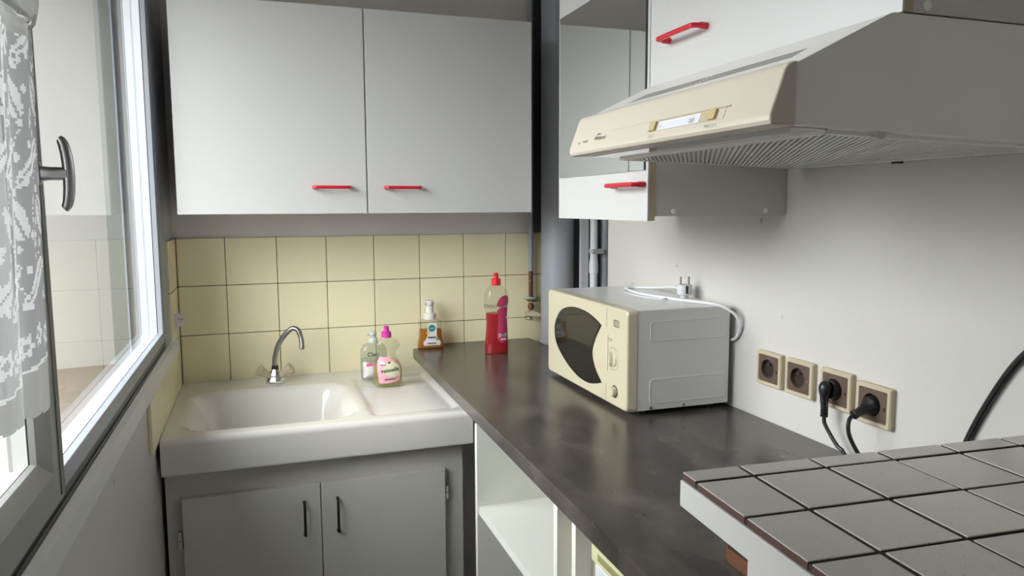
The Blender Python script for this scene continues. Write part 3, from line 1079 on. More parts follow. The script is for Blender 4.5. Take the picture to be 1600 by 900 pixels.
# open shelf unit under it
su = thing('shelf_unit', 'white open shelf unit under the worktop beside the sink cabinet', 'shelf', (0.96, -1.07, 0))
for y in (-0.848, -1.327):
    G().box(0.694, 1.20, y, y + 0.016, 0.0, 0.866).build('side_panel', 'shelf_white', su)
G().box(0.698, 1.19, -1.311, -0.848, 0.655, 0.673).build('shelf', 'shelf_white', su)
G().box(0.698, 1.19, -1.311, -0.848, 0.085, 0.103).build('shelf', 'shelf_white', su)
G().box(1.19, 1.20, -1.311, -0.848, 0.0, 0.866).build('back_panel', 'shelf_white', su)
g = G().box(0.694, 1.20, -1.403, -1.388, 0.0, 0.866)
tag(g.build('divider_panel', 'shelf_white', loc=(0.95, -1.395, 0)), 'upright white panel under the worktop between shelf unit and fridge', 'panel')
g = G().box(0.730, 0.745, -1.388, -1.327, 0.0, 0.866)
tag(g.build('filler_board', 'filler', loc=(0.74, -1.357, 0)), 'narrow brownish filler board set back beside the open shelf unit', 'board')
g = G().box(0.722, 0.737, -1.472, -1.4035, 0.0, 0.866)
tag(g.build('filler_board', 'filler', loc=(0.73, -1.437, 0)), 'beige filler board set back next to the fridge', 'board')

fg = thing('fridge', 'small white fridge with a yellow-green top trim under the worktop', 'fridge', (0.95, -1.75, 0))
G().box(0.735, 1.22, -2.02, -1.476, 0.01, 0.860, 0.004).build('body', 'fridge_white', fg)
dr = G().box(0.692, 0.733, -2.02, -1.476, 0.06, 0.838, 0.004).build('door', 'fridge_white', fg)
g = G().prism([(0.692, 0.838), (0.688, 0.842), (0.688, 0.8655), (0.700, 0.8655), (0.702, 0.850), (0.712, 0.846), (0.733, 0.866), (0.735, 0.866), (0.735, 0.838)], 'y', -2.02, -1.4745)
tr = g.build('top_trim', 'fridge_trim', fg)
g = G().box(0.6875, 0.700, -1.98, -1.492, 0.8455, 0.862, 0.004)
g.build('grip_recess', 'fridge_recess', tr)

# ------------------------------------------------------------------ microwave
mw = thing('microwave', 'cream fronted microwave oven with a smoked curved window on the worktop', 'microwave', (1.115, -0.785, 0.9))
MB0, MB1, MX0, MX1 = -1.014, -0.552, 1.008, 1.245
g = G().box(MX0, MX1, MB0, MB1, 0.9105, 1.1345, 0.003, 2)
bd = g.build('body', 'mw_body', mw)
for x in (MX0 + 0.03, MX1 - 0.03):
    for y in (MB0 + 0.035, MB1 - 0.035):
        G().cyl((x, y, 0.9), (x, y, 0.911), 0.011, n=14).build('foot', 'black', mw)


def emboss(z0, z1):
    out = rrect(1.040, 1.236, z0, z1, 0.010, 4)
    inn = rrect(1.0435, 1.2325, z0 + 0.0035, z1 - 0.0035, 0.0075, 4)
    g = G()
    A = [g.bm.verts.new(V(x, MB0 + 0.0002, z)) for x, z in out]
    B = [g.bm.verts.new(V(x * .5 + x2 * .5, MB0 - 0.0013, z * .5 + z2 * .5)) for (x, z), (x2, z2) in zip(out, inn)]
    C = [g.bm.verts.new(V(x, MB0 - 0.0002, z)) for x, z in inn]
    n = len(A)
    for i in range(n):
        j = (i + 1) % n
        g.bm.faces.new((A[i], A[j], B[j], B[i]))
        g.bm.faces.new((B[i], B[j], C[j], C[i]))
    g.bm.faces.new(C)
    g.build('pressed_panel', 'mw_body', bd)


emboss(1.063, 1.110)
emboss(0.925, 0.982)
for x, z in ((1.046, 0.9165), (1.129, 0.9165)):
    G().lathe([(0.0036, 0), (0.0034, 0.0012), (0.0015, 0.002), (0.0001, 0.002)], (x, MB0, z), (0, -1, 0), 12).build('screw', 'worn_metal', bd)
# cream front with rounded edges
g = G()
fy0, fy1, fz0, fz1 = MB0 - 0.0015, MB1 + 0.0015, 0.9085, 1.1365
cs_ = []
for x, ins in ((1.0085, 0.0), (0.992, 0.0015), (0.9885, 0.0025), (0.9862, 0.0045), (0.9852, 0.008)):
    r = 0.010 + ins * .3
    cs_.append([(x, y, z) for y, z in rrect(fy0 + ins, fy1 - ins, fz0 + ins, fz1 - ins, r, 5)])
g.loft(cs_)
ft = g.build('front_panel', 'mw_cream', mw, ang=22)
win = [(-0.8861, 1.0836), (-0.8455, 1.0965), (-0.7887, 1.1056), (-0.716, 1.1049), (-0.6513, 1.0888), (-0.6139, 1.0574), (-0.6040, 1.0319), (-0.6110, 1.0063),
       (-0.6338, 0.9837), (-0.6876, 0.9568), (-0.7492, 0.9391), (-0.8089, 0.9347), (-0.8484, 0.9404), (-0.8889, 0.9515)]
arc2 = [(-0.8889, 0.9515), (-0.8588, 0.9747), (-0.841, 0.9996), (-0.840, 1.0212), (-0.8573, 1.0508), (-0.8861, 1.0836)]
o1 = [(v.x, v.y) for v in spline([(a, b, 0) for a, b in win], 4)][:-1]
o2 = [(v.x, v.y) for v in spline([(a, b, 0) for a, b in arc2], 4)][:-1]
outl = o1 + o2
cyw = sum(p[0] for p in outl) / len(outl)
czw = sum(p[1] for p in outl) / len(outl)


def shrink(k):
    return [(cyw + (a - cyw) * k, czw + (b - czw) * k) for a, b in outl]


g = G()
g.prism(shrink(1.02), 'x', 0.9846, 0.988)
g.build('window_rim', 'black', ft)
g = G()
g.loft([[(0.988, a, b) for a, b in shrink(0.995)], [(0.9840, a, b) for a, b in shrink(0.99)], [(0.9832, a, b) for a, b in shrink(0.93)]])
wn = g.build('door_window', 'mw_glass', ft)
for y in (-0.914,):
    G().box(0.9849, 0.987, y - 0.0004, y + 0.0004, 1.085, 1.1285).build('door_seam', 'ink', ft)
    G().box(0.9849, 0.987, y - 0.0004, y + 0.0004, 0.9165, 0.955).build('door_seam', 'ink', ft)
DY, DZ = -0.9485, 1.018
g = G()
for k in range(26):
    a = 2 * PI * k / 26
    for rr, sz in ((0.0255, 0.0016), ):
        yy, zz = DY + rr * math.cos(a), DZ + rr * 1.0 * math.sin(a)
        g.box(0.98485, 0.9852, yy - sz * .5, yy + sz * .5, zz - sz * .7, zz + sz * .7)
g.build('dial_marks', 'ink', ft, kind='stuff')
dl = G().lathe([(0.0185, 0), (0.0185, 0.001), (0.0165, 0.0035), (0.0005, 0.004)], (0.9852, DY, DZ), (-1, 0, 0), 28).build('dial', 'mw_cream', ft)
g = G()
g.loft([[(0.9825, a, b) for a, b in ell(DY, DZ, 0.0072, 0.0175, 20)], [(0.979, a, b) for a, b in ell(DY, DZ, 0.0058, 0.0165, 20)], [(0.9745, a, b) for a, b in ell(DY, DZ, 0.0028, 0.0150, 20)]])
g.build('dial_grip', 'mw_cream', dl)
G().lathe([(0.0135, 0), (0.0145, 0.0008), (0.0145, 0.0014), (0.0105, 0.0012)], (0.9855, -0.9585, 0.9455), (-1, 0, 0), 24).build('button_ring', 'worn_metal', ft)
G().lathe([(0.0108, 0), (0.0108, 0.0085), (0.0095, 0.0105), (0.0005, 0.0108)], (0.9855, -0.9585, 0.9455), (-1, 0, 0), 24).build('door_button', 'mw_cream', ft)


def fplace(y, z):
    return lambda u, v, w: (0.9850 - w, y - u, z + v)


for k, ch in enumerate('EIT'):
    lettering(ch, 0.0115, fplace(-0.9545 - 0.0083 * k, 1.0955), 'ink', ft)
g = G()
for z in (1.0925, 1.1065):
    g.box(0.9847, 0.9852, -0.9755, -0.9500, z - 0.0008, z + 0.0008)
for y in (-0.9500, -0.9585, -0.9668, -0.9755):
    g.box(0.9847, 0.9852, y - 0.0003, y + 0.0003, 1.0925, 1.1065)
g.build('emblem_box', 'ink', ft)
g = G()
g.box(0.9847, 0.9852, -0.944, -0.924, 1.060, 1.0612)
g.box(0.9847, 0.9852, -0.940, -0.926, 1.0555, 1.0563)
g.box(0.9847, 0.9852, -0.9222, -0.9215, 0.985, 1.068)
g.build('printed_lines', 'ink', ft)
# white cord lying over the oven, with its plug standing on the top
TZ = 1.1345
cr = 0.0034
cp = [(1.2535, -0.960, 1.050), (1.2535, -0.995, 1.052), (1.2540, -1.022, 1.060), (1.2545, -1.034, 1.076), (1.252, -1.040, 1.095), (1.240, -1.036, 1.118), (1.216, -1.014, 1.136), (1.196, -0.975, TZ + cr + 0.001), (1.176, -0.895, TZ + cr), (1.158, -0.80, TZ + cr),
      (1.154, -0.745, TZ + cr), (1.163, -0.68, TZ + cr), (1.180, -0.635, TZ + cr), (1.205, -0.630, TZ + cr), (1.222, -0.66, TZ + cr + 0.002), (1.229, -0.72, TZ + cr + 0.008), (1.228, -0.79, TZ + 0.020), (1.225, -0.839, TZ + 0.021)]
cord = G().tube(spline(cp, 6), cr, 10).build('power_cord', 'cord_white', mw)
cord['label'] = 'white power cord draped over the oven'
g = G().tube(spline([(1.172, -0.86, TZ + cr * .8), (1.150, -0.87, TZ + cr * .8), (1.128, -0.80, TZ + cr * .8), (1.140, -0.70, TZ + cr * .8), (1.175, -0.66, TZ + cr * .8)], 6), 0.0014, 6)
g.build('thin_tie', 'cord_white', cord)
pgx, pgy = 1.224, -0.855
g = G()
g.loft([[(pgx + a, pgy + b, z) for a, b in ell(0, 0, ra, rb, 20)] for z, ra, rb in
        ((TZ + 0.0005, 0.009, 0.009), (TZ + 0.006, 0.010, 0.010), (TZ + 0.008, 0.0165, 0.0155), (TZ + 0.014, 0.0185, 0.0175), (TZ + 0.032, 0.0185, 0.0175), (TZ + 0.0335, 0.016, 0.015))])
pl = g.build('plug', 'plug_white', cord)
for s in (-1, 1):
    G().cyl((pgx + s * 0.0095, pgy - s * 0.003, TZ + 0.033), (pgx + s * 0.0095, pgy - s * 0.003, TZ + 0.052), 0.0023, n=12).build('pin', 'worn_metal', pl)
g = G().box(pgx - 0.003 - 0.004, pgx + 0.003 - 0.004, pgy - 0.0185, pgy - 0.0165, TZ + 0.012, TZ + 0.031, 0.0005)
g.build('earth_contact', 'black', pl)

# ------------------------------------------------------------------ wall sockets
sock_first = None
SL = ['cream framed brown wall socket nearest the microwave, empty', 'empty cream framed wall socket, second along from the microwave',
      'cream framed wall socket holding the angled black plug', 'cream framed wall socket at the near end, holding the straight black plug']
SYc = [-1.1425, -1.2350, -1.3345, -1.4250]
SZc = [1.0145, 1.0150, 1.0150, 1.0090]
for k in range(4):
    y, z = SYc[k], SZc[k]
    t = thing('wall_socket', SL[k], 'socket', (XW, y, z), 'wall sockets above the worktop')
    h, hv = 0.0395, 0.0365
    g = G()
    ri = [[(x, y + a, z + b) for a, b in rrect(-h + i, h - i, -hv + i, hv - i, 0.003, 3)] for x, i in ((XW, 0.0), (XW - 0.009, 0.0), (XW - 0.0115, 0.002), (XW - 0.0115, 0.0075), (XW - 0.0085, 0.0085))]
    g.loft(ri, cap1=False)
    g.build('frame', 'socket_frame', t)
    # brown insert with round recess
    g = G()
    q = []
    for aa in range(48):
        ca, sa = math.cos(2 * PI * aa / 48), math.sin(2 * PI * aa / 48)
        kq = min(0.0310 / max(abs(ca), 1e-6), 0.0280 / max(abs(sa), 1e-6))
        q.append((kq * ca, kq * sa))
    n = len(q)
    def circ(r):
        return [(r * math.cos(math.atan2(b, a)), r * math.sin(math.atan2(b, a))) for a, b in q]
    cc = 0.0035
    rows = [(XW - 0.0080, q), (XW - 0.0098, q), (XW - 0.0098, [(a * .985 + cc * 0, b * .98) for a, b in q])]
    rows += [(XW - 0.0102, circ(0.0215)), (XW - 0.0102, circ(0.0200)), (XW - 0.0005, circ(0.0195))]
    g.loft([[(x, y + a + (cc if i > 2 else 0), z + b) for a, b in pp] for i, (x, pp) in enumerate(rows)], cap0=False)
    ins = g.build('insert', 'socket_brown', t)
    if k < 2:
        G().lathe([(0.0193, 0), (0.0190, 0.0006), (0.0005, 0.0008)], (XW - 0.0008, y + cc, z), (-1, 0, 0), 24).build('recess', 'socket_dark', ins)  # darker disc puts the shade of the bowl into its bottom colour
        G().cyl((XW - 0.001, y + cc, z + 0.0085), (XW - 0.0085, y + cc, z + 0.0085), 0.0022, n=10).build('earth_pin', 'worn_metal', ins)
        for s in (-1, 1):
            G().cyl((XW - 0.0015, y + cc + s * 0.0095, z - 0.001), (XW - 0.0019, y + cc + s * 0.0095, z - 0.001), 0.0026, n=10).build('pin_hole', 'black', ins)
    g = G().box(XW - 0.0112, XW - 0.0098, y - 0.0265, y - 0.0235, z - 0.005, z + 0.001, 0.0003)
    g.build('screw_cover', 'socket_dark' if k != 1 else 'brass', ins)

# black plugs and cables
y, z = SYc[2] + 0.0035, SZc[2]
t = thing('angled_plug', 'black right-angle plug with ribbed neck and its cable, third socket', 'plug', (XW - 0.02, y, z))
g = G()
g.lathe([(0.0185, 0), (0.0185, 0.013), (0.016, 0.018), (0.0005, 0.019)], (XW - 0.0025, y, z), (-1, 0, 0), 24)
g.build('plug_face', 'black', t)
g = G()
PB = [(XW - 0.024, y, z + 0.010), (XW - 0.029, y, z + 0.006), (XW - 0.031, y, z - 0.004), (XW - 0.031, y, z - 0.018), (XW - 0.030, y, z - 0.029)]
g.tube(spline(PB, 4), [0.010 + 0.003 * math.sin(PI * min(1, i / 10)) - 0.0002 * i for i in range(17)], 14)
g.build('plug_body', 'black', t)
g = G()
for k in range(6):
    g.lathe([(0.0058, 0), (0.0072, 0.0005), (0.0072, 0.0022), (0.0058, 0.0027)], (XW - 0.030, y, z - 0.029 - k * 0.0037), (0, 0, -1), 12)
g.build('ribbed_neck', 'black', t)
g = G().tube(spline([(XW - 0.030, y, z - 0.048), (XW - 0.030, y - 0.002, z - 0.062), (XW - 0.027, y - 0.014, z - 0.080), (XW - 0.024, y - 0.030, z - 0.098), (XW - 0.022, y - 0.040, 0.912), (XW - 0.022, y - 0.050, 0.9045),
                     (XW - 0.035, y - 0.09, 0.9040), (XW - 0.08, y - 0.20, 0.9040), (1.13, -1.66, 0.9040)], 6), 0.0037, 10)
g.build('cable', 'black', t)
y, z = SYc[3] + 0.0035, SZc[3]
t = thing('straight_plug', 'black straight plug with its cable curving down from the fourth socket', 'plug', (XW - 0.02, y, z))
g = G()
g.lathe([(0.0185, 0), (0.0185, 0.012), (0.014, 0.018), (0.009, 0.026), (0.0075, 0.040), (0.0085, 0.043), (0.0085, 0.048), (0.0055, 0.050)], (XW - 0.0025, y, z), (-0.93, 0.0, -0.30), 24)
g.build('plug_body', 'black', t)
e = V(XW - 0.0025, y, z) + V(-0.93, 0, -0.30).normalized() * 0.049
g = G().tube(spline([e + V(0.006, 0, 0.002), e, e + V(-0.010, -0.001, -0.010), e + V(-0.011, -0.004, -0.032), e + V(-0.002, -0.014, -0.060), e + V(0.008, -0.030, -0.084), (1.222, y - 0.05, 0.9045), (1.20, y - 0.10, 0.9040), (1.11, -1.70, 0.9040)], 6), 0.0037, 10)
g.build('cable', 'black', t)
g = G().tube(spline([(XW - 0.006, -1.93, 1.45), (XW - 0.006, -1.83, 1.33), (XW - 0.006, -1.74, 1.205), (XW - 0.006, -1.68, 1.142), (XW - 0.006, -1.64, 1.075), (XW - 0.006, -1.606, 0.999), (XW - 0.008, -1.585, 0.925), (XW - 0.02, -1.59, 0.9052), (XW - 0.06, -1.62, 0.9050)], 6), 0.0048, 10)
tag(g.build('black_cable', 'black', loc=(XW, -1.7, 0.9)), 'loose thick black cable slanting down the white wall behind the tiled shelf', 'cable')

# ------------------------------------------------------------------ tiled shelf on the worktop
TA = math.radians(-3.8)
ORG = V(0.699, -1.697, 0.0)
ROT = Matrix.Rotation(TA, 3, 'Z')


def tl(u, v, z):
    """local: u along the back edge to the right wall, v towards the viewer"""
    return ORG + ROT @ V(u, -v, 0) + V(0, 0, z)


def tbox(g, u0, u1, v0, v1, z0, z1, bev=0.0):
    b = len(g.bm.verts)
    g.bm.verts.index_update()
    before = set(g.bm.verts)
    g.box(u0, u1, -v1, -v0, z0, z1, bev, 2)
    for v in g.bm.verts:
        if v not in before:
            v.co = ORG + ROT @ V(v.co.x, v.co.y, 0) + V(0, 0, v.co.z)
    return g


ts = thing('tiled_shelf', 'raised white shelf topped with grey speckled square tiles, standing on the worktop', 'shelf', tuple(tl(0.28, 0.25, 0.9)))
UL = 0.520
tbox(G(), -0.002, UL, -0.002, 0.60, 1.009, 1.0405, 0.0015).build('board', 'slab_white', ts)
tbox(G(), 0.001, UL, 0.001, 0.60, 1.0405, 1.0482).build('joint_bed', 'slab_grout', ts)
tbox(G(), 0.002, 0.020, 0.133, 0.60, 0.9005, 1.009, 0.001).build('support_panel', 'slab_white', ts)
uc = [0.0, 0.0735, 0.1710, 0.2685, 0.3660, 0.4635, UL]
vc = [0.0, 0.0325, 0.1310, 0.2295, 0.3280, 0.4265, 0.525, 0.60]
for i in range(6):
    for j in range(7):
        dz = random.uniform(-0.0006, 0.0006)
        jj = 0.0026
        g = G()
        u0, u1 = uc[i] + (jj if i else 0), uc[i + 1] - jj
        v0, v1 = vc[j] + (jj if j else 0), vc[j + 1] - jj
        tbox(g, u0, u1, v0, v1, 1.041, 1.0505 + dz, 0.0012)
        g.bm.normal_update()
        lx = ROT @ V(-1, 0, 0)
        for f in g.bm.faces:
            f.material_index = 0 if f.normal.z > 0.3 else (1 if i == 0 and f.normal.dot(lx) > 0.5 else 2)
        g.build('tile', ['glaze', 'terracotta', 'slab_grout'], ts)

# grill with a wooden base, tucked underneath
gr = thing('table_grill', 'black table grill on a reddish wooden base, pushed under the tiled shelf', 'grill', (0.95, -1.80, 0.9))
g = G().prism(rrect(0.799, 1.10, -1.97, -1.634, 0.014, 5), 'z', 0.9005, 0.9195, 0.004, 3)
g.build('wooden_base', 'wood', gr)
g = G().prism(rrect(0.801, 1.09, -1.955, -1.635, 0.014, 5), 'z', 0.9195, 0.985, 0.006, 3)
g.build('grill_body', 'black', gr)


# ------------------------------------------------------------------ bottles
class Bottle:
    """bottle of stacked super-ellipse sections (z, centre x, half width, half depth)"""

    def __init__(s, cx, cy, rot, secs, e=2.6):
        s.c = V(cx, cy, 0)
        s.R = Matrix.Rotation(rot, 3, 'Z')
        s.e = e
        P = spline([(a, b, c) for a, b, c, d in secs], 5)
        Q = spline([(a, d, 0) for a, b, c, d in secs], 5)
        s.s = [(p.x, p.y, p.z, q.y) for p, q in zip(P, Q)]

    def at(s, z):
        S = s.s
        for i in range(len(S) - 1):
            if S[i][0] <= z <= S[i + 1][0]:
                t = (z - S[i][0]) / max(1e-9, S[i + 1][0] - S[i][0])
                return [S[i][k] * (1 - t) + S[i + 1][k] * t for k in range(4)]
        return S[0] if z < S[0][0] else S[-1]

    def ring(s, z, inset=0.0, n=36):
        _, x, w, d = s.at(z)
        w -= inset
        d -= inset
        out = []
        for k in range(n):
            a = 2 * PI * k / n
            ca, sa = math.cos(a), math.sin(a)
            p = V(x + w * math.copysign(abs(ca) ** (2 / s.e), ca), d * math.copysign(abs(sa) ** (2 / s.e), sa), 0)
            p = s.R @ p + s.c
            out.append((p.x, p.y, z))
        return out

    def shell(s, name, m, par, z0=None, z1=None, inset=0.0):
        zz = [q[0] for q in s.s]
        z0 = zz[0] if z0 is None else z0
        z1 = zz[-1] if z1 is None else z1
        L = [z0] + [z for z in zz if z0 + 1e-4 < z < z1 - 1e-4] + [z1]
        return G().loft([s.ring(z, inset) for z in L]).build(name, m, par, ang=60)

    def place(s, u, v, w):
        """u across the front, v = height; w = lift off the surface"""
        _, x, ww, d = s.at(v)
        q = max(0.0, 1 - abs((u - x) / ww) ** s.e)
        p = s.R @ V(u, -d * q ** (1 / s.e) - w, 0) + s.c
        return V(p.x, p.y, v)


# --- dish soap with magenta cap
B = Bottle(0.594, -0.235, 0.0, [(0.8285, 0, 0.036, 0.022), (0.832, 0, 0.041, 0.026), (0.850, 0, 0.043, 0.028), (0.880, 0, 0.0425, 0.028), (0.905, -0.003, 0.034, 0.025), (0.923, -0.004, 0.0275, 0.022), (0.938, 0.0, 0.033, 0.022),
                               (0.950, 0.002, 0.0365, 0.021), (0.962, 0.0, 0.030, 0.019), (0.970, -0.001, 0.018, 0.015), (0.976, -0.001, 0.013, 0.013)])
t = thing('dish_soap_bottle', 'clear dish soap bottle with magenta cap and pink label, standing on the sink', 'bottle', (0.594, -0.235, 0.8285))
B.shell('bottle_body', 'clear', t)
B.shell('soap', 'liq_yellow', t, 0.8295, 0.905, 0.0012)
g = G().lathe([(0.0145, 0), (0.0150, 0.002), (0.0145, 0.016), (0.012, 0.018), (0.0085, 0.0195), (0.0070, 0.026), (0.0085, 0.030), (0.0060, 0.034), (0.0005, 0.035)], (0.593, -0.235, 0.972), n=20)
g.build('cap', 'cap_pink', t)
g = G()
lp = [(-0.029, 0.8395), (-0.012, 0.8375), (0.012, 0.840), (0.030, 0.845), (0.0335, 0.850), (0.0345, 0.880), (0.030, 0.8925), (0.014, 0.908), (-0.002, 0.9155), (-0.018, 0.9175), (-0.0275, 0.914), (-0.0325, 0.902), (-0.033, 0.875)]
lp = [(v.x, v.y) for v in spline([(a, b, 0) for a, b in lp + [lp[0]]], 3)][:-1]
patch(g, lp, B.place, 0.0006)
lb = g.build('label', 'lab_pink', t)
g = G()
lp2 = [(-0.020, 0.868), (0.0, 0.858), (0.018, 0.853), (0.0325, 0.856), (0.0338, 0.880), (0.028, 0.8915), (0.012, 0.903), (-0.004, 0.900), (-0.018, 0.885)]
patch(g, lp2, B.place, 0.0009)
g.build('label_field', 'lab_green', lb)
g = G()
patch(g, ell(-0.017, 0.8995, 0.0085, 0.0042, 16), B.place, 0.0010)
g.build('label_swoosh', 'lab_white', lb)
g = G()
patch(g, ell(0.001, 0.8995, 0.0032, 0.0032, 10), B.place, 0.0011)
patch(g, [(-0.026, 0.8930), (-0.010, 0.8915), (-0.009, 0.8925), (-0.024, 0.8950)], B.place, 0.0012)
g.build('label_mark', 'lab_dark', lb)
lettering('vaisselle', 0.0165, lambda u, v, w: B.place(u + 0.003, v + 0.8725 + 0.10 * u, 0.0014), 'lab_dark', lb, bold=0.018)
lettering('douceur', 0.0105, lambda u, v, w: B.place(u + 0.004, v + 0.8480 + 0.06 * u, 0.0014), 'lab_dark', lb, bold=0.018)

# --- hand wash pump bottle behind it
B = Bottle(0.566, -0.150, 0.0, [(0.8285, 0, 0.034, 0.018), (0.832, 0, 0.038, 0.022), (0.860, 0, 0.0405, 0.024), (0.910, 0, 0.0405, 0.024), (0.926, 0, 0.038, 0.023), (0.937, 0, 0.030, 0.020), (0.9415, 0, 0.016, 0.014), (0.944, 0, 0.0125, 0.0125)], 3.0)
t = thing('hand_wash_bottle', 'clear grey pump bottle of hand wash behind the magenta capped bottle', 'bottle', (0.566, -0.150, 0.8285))
B.shell('bottle_body', 'clear_grey', t)
B.shell('soap', 'liq_clear', t, 0.8295, 0.893, 0.0012)
g = G().lathe([(0.0130, 0), (0.0135, 0.002), (0.0135, 0.004), (0.012, 0.005), (0.0135, 0.006), (0.0135, 0.009), (0.012, 0.0105), (0.0135, 0.012), (0.012, 0.016), (0.006, 0.018), (0.0055, 0.026)], (0.566, -0.150, 0.942), n=18)
g.build('pump_collar', 'pump_grey', t)
g = G()
g.lathe([(0.0085, 0), (0.0125, 0.003), (0.0125, 0.009), (0.008, 0.013), (0.0005, 0.014)], (0.564, -0.150, 0.965), n=16)
g.tube([(0.562, -0.150, 0.972), (0.552, -0.154, 0.972), (0.546, -0.156, 0.968)], [0.006, 0.005, 0.004], 10)
g.build('pump_head', 'pump_grey', t)
g = G()
patch(g, rrect(-0.036, 0.034, 0.8375, 0.889, 0.004), B.place, 0.0006)
lb = g.build('label', 'lab_white', t)
g = G()
patch(g, rrect(-0.026, 0.030, 0.8735, 0.8825, 0.003), B.place, 0.0010)
patch(g, ell(-0.004, 0.8500, 0.004, 0.0075, 10), B.place, 0.0010)
patch(g, ell(0.005, 0.8470, 0.003, 0.005, 10), B.place, 0.0010)
g.build('label_print', 'lab_magenta', lb)
lettering('Cien', 0.0185, lambda u, v, w: B.place(u - 0.005, v + 0.9045, 0.0009), 'lab_dark', t, bold=0.018)

# --- orange foam soap on the worktop corner
B = Bottle(0.763, -0.0715, 0.0, [(0.9005, 0, 0.040, 0.022), (0.904, 0, 0.0425, 0.025), (0.912, 0, 0.042, 0.025), (0.940, 0, 0.0375, 0.024), (0.968, 0, 0.0365, 0.024), (0.982, 0, 0.0375, 0.024), (0.988, 0, 0.0365, 0.023), (0.9925, 0, 0.028, 0.020), (0.9955, 0, 0.019, 0.018)], 3.6)
t = thing('foam_soap_bottle', 'orange foaming soap pump bottle on the back corner of the worktop', 'bottle', (0.763, -0.0715, 0.9005))
B.shell('bottle_body', 'clear', t)
B.shell('soap', 'liq_orange', t, 0.9015, 0.9605, 0.0012)
g = G().lathe([(0.0190, 0), (0.0200, 0.002), (0.0200, 0.017), (0.018, 0.020), (0.0135, 0.0205), (0.0125, 0.024), (0.0125, 0.047), (0.0145, 0.049)], (0.762, -0.0715, 0.995), n=24)
g.build('pump_collar', 'pump_white', t)
g = G()
g.lathe([(0.0135, 0), (0.0165, 0.002), (0.0170, 0.009), (0.013, 0.0155), (0.0005, 0.017)], (0.760, -0.0715, 1.041), n=20)
g.tube([(0.756, -0.074, 1.048), (0.745, -0.082, 1.047), (0.740, -0.086, 1.044)], [0.0065, 0.0055, 0.0045], 10)
g.build('pump_head', 'pump_white', t)
g = G()
lp = [(-0.024, 0.911), (0.026, 0.911), (0.029, 0.915), (0.029, 0.924), (0.020, 0.932), (0.016, 0.945), (0.016, 0.985), (-0.014, 0.985), (-0.015, 0.945), (-0.021, 0.931), (-0.028, 0.924), (-0.028, 0.915)]
patch(g, lp, B.place, 0.0006)
lb = g.build('label', 'lab_white', t)
g = G()
patch(g, ell(0.0, 0.968, 0.0115, 0.0115, 20), B.place, 0.0010)
g.build('label_seal', 'lab_teal', lb)
g = G()
patch(g, ell(-0.0135, 0.953, 0.0055, 0.0055, 14), B.place, 0.0012)
g.build('label_fruit', 'lab_orange', lb)
g = G()
patch(g, ell(0.019, 0.931, 0.006, 0.004, 12), B.place, 0.0012)
g.build('label_leaf', 'lab_leaf', lb)
g = G()
patch(g, rrect(-0.016, 0.014, 0.9175, 0.9205, 0.001, 2), B.place, 0.0012)
g.build('label_bar', 'lab_dark', lb)
lettering('eco', 0.010, lambda u, v, w: B.place(u, v + 0.9655, 0.0014), 'lab_white', lb)
lettering('mains', 0.0125, lambda u, v, w: B.place(u, v + 0.935, 0.0014), 'lab_dark', lb, bold=0.018)

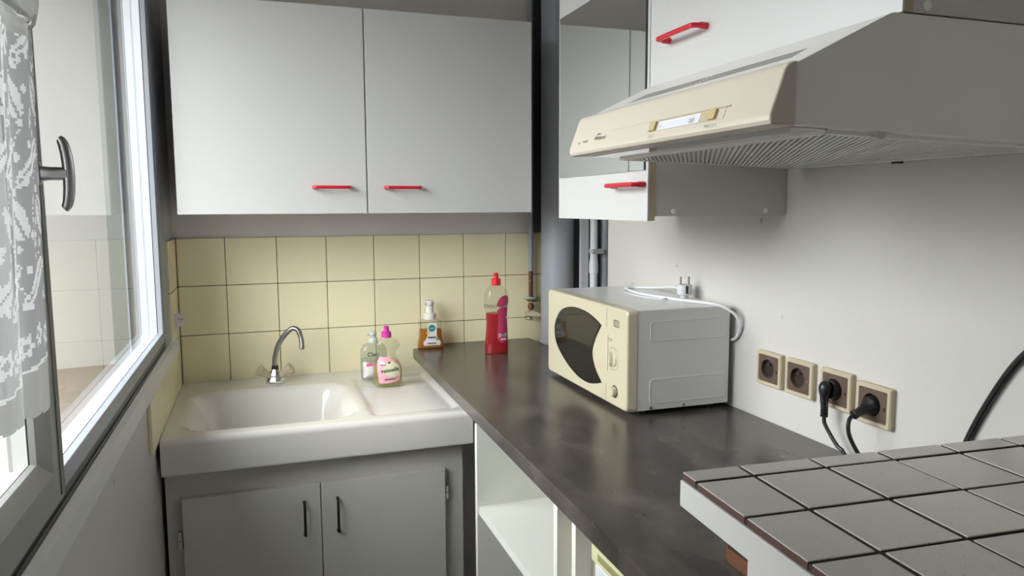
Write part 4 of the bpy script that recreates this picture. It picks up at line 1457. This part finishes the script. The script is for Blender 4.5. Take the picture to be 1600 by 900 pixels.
# --- tall red bottle
B = Bottle(0.940, -0.227, 0.0, [(0.9005, 0, 0.035, 0.024), (0.904, 0, 0.0375, 0.027), (0.930, 0, 0.0375, 0.028), (0.960, 0.001, 0.0355, 0.027), (0.990, 0.001, 0.0335, 0.026), (1.020, 0.0, 0.0335, 0.026), (1.045, 0.0, 0.0365, 0.027), (1.072, 0.0, 0.0385, 0.028),
                               (1.095, 0, 0.0345, 0.026), (1.108, 0, 0.025, 0.021), (1.115, 0, 0.016, 0.015), (1.118, 0, 0.0135, 0.0135)], 2.4)
t = thing('red_soap_bottle', 'tall clear bottle of red dish soap with red cap on the worktop', 'bottle', (0.940, -0.227, 0.9005))
B.shell('bottle_body', 'clear', t)
B.shell('soap', 'liq_red', t, 0.9015, 1.027, 0.0012)
g = G().lathe([(0.0148, 0), (0.0150, 0.002), (0.0145, 0.020), (0.012, 0.0215), (0.0085, 0.022), (0.0065, 0.029), (0.0082, 0.033), (0.0058, 0.0385), (0.0005, 0.040)], (0.940, -0.227, 1.1145), n=20)
g.build('cap', 'cap_red', t)
g = G()
lp = [(-0.004, 0.948), (0.002, 0.940), (0.014, 0.936), (0.026, 0.940), (0.031, 0.950), (0.0315, 1.000), (0.031, 1.040), (0.034, 1.066), (0.032, 1.080), (0.022, 1.084), (0.008, 1.080), (-0.003, 1.067), (-0.006, 1.050), (-0.002, 1.000), (-0.006, 0.970)]
lp = [(v.x, v.y) for v in spline([(a, b, 0) for a, b in lp + [lp[0]]], 3)][:-1]
patch(g, lp, B.place, 0.0006)
lb = g.build('label', 'lab_raspberry', t)
g = G()
patch(g, [(-0.0055, 1.041), (0.030, 1.046), (0.032, 1.056), (-0.0055, 1.050)], B.place, 0.0010)
patch(g, rrect(-0.001, 0.026, 0.953, 0.966, 0.002, 2), B.place, 0.0010)
patch(g, rrect(0.006, 0.024, 0.944, 0.950, 0.001, 2), B.place, 0.0010)
patch(g, ell(0.0265, 1.015, 0.002, 0.004, 10), B.place, 0.0010)
g.build('label_band', 'lab_white', lb)
g = G()
for k in range(8):
    wd = (0.0016, 0.0008, 0.0012)[k % 3]
    patch(g, [(0.0015 + k * 0.003, 0.9545), (0.0015 + k * 0.003 + wd, 0.9545), (0.0015 + k * 0.003 + wd, 0.9645), (0.0015 + k * 0.003, 0.9645)], B.place, 0.0013)
for k in range(6):
    patch(g, [(-0.002 + k * 0.0055, 1.0445 + k * 0.0008), (0.001 + k * 0.0055, 1.0445 + k * 0.0008), (0.003 + k * 0.0055, 1.0495 + k * 0.0008), (0.0 + k * 0.0055, 1.0495 + k * 0.0008)], B.place, 0.0013)
g.build('bar_code', 'lab_dark', lb, kind='stuff')
lettering('DOUX', 0.014, lambda u, v, w: B.place(u - 0.020, v + 1.047, 0.0009), 'pipe_dark', t)
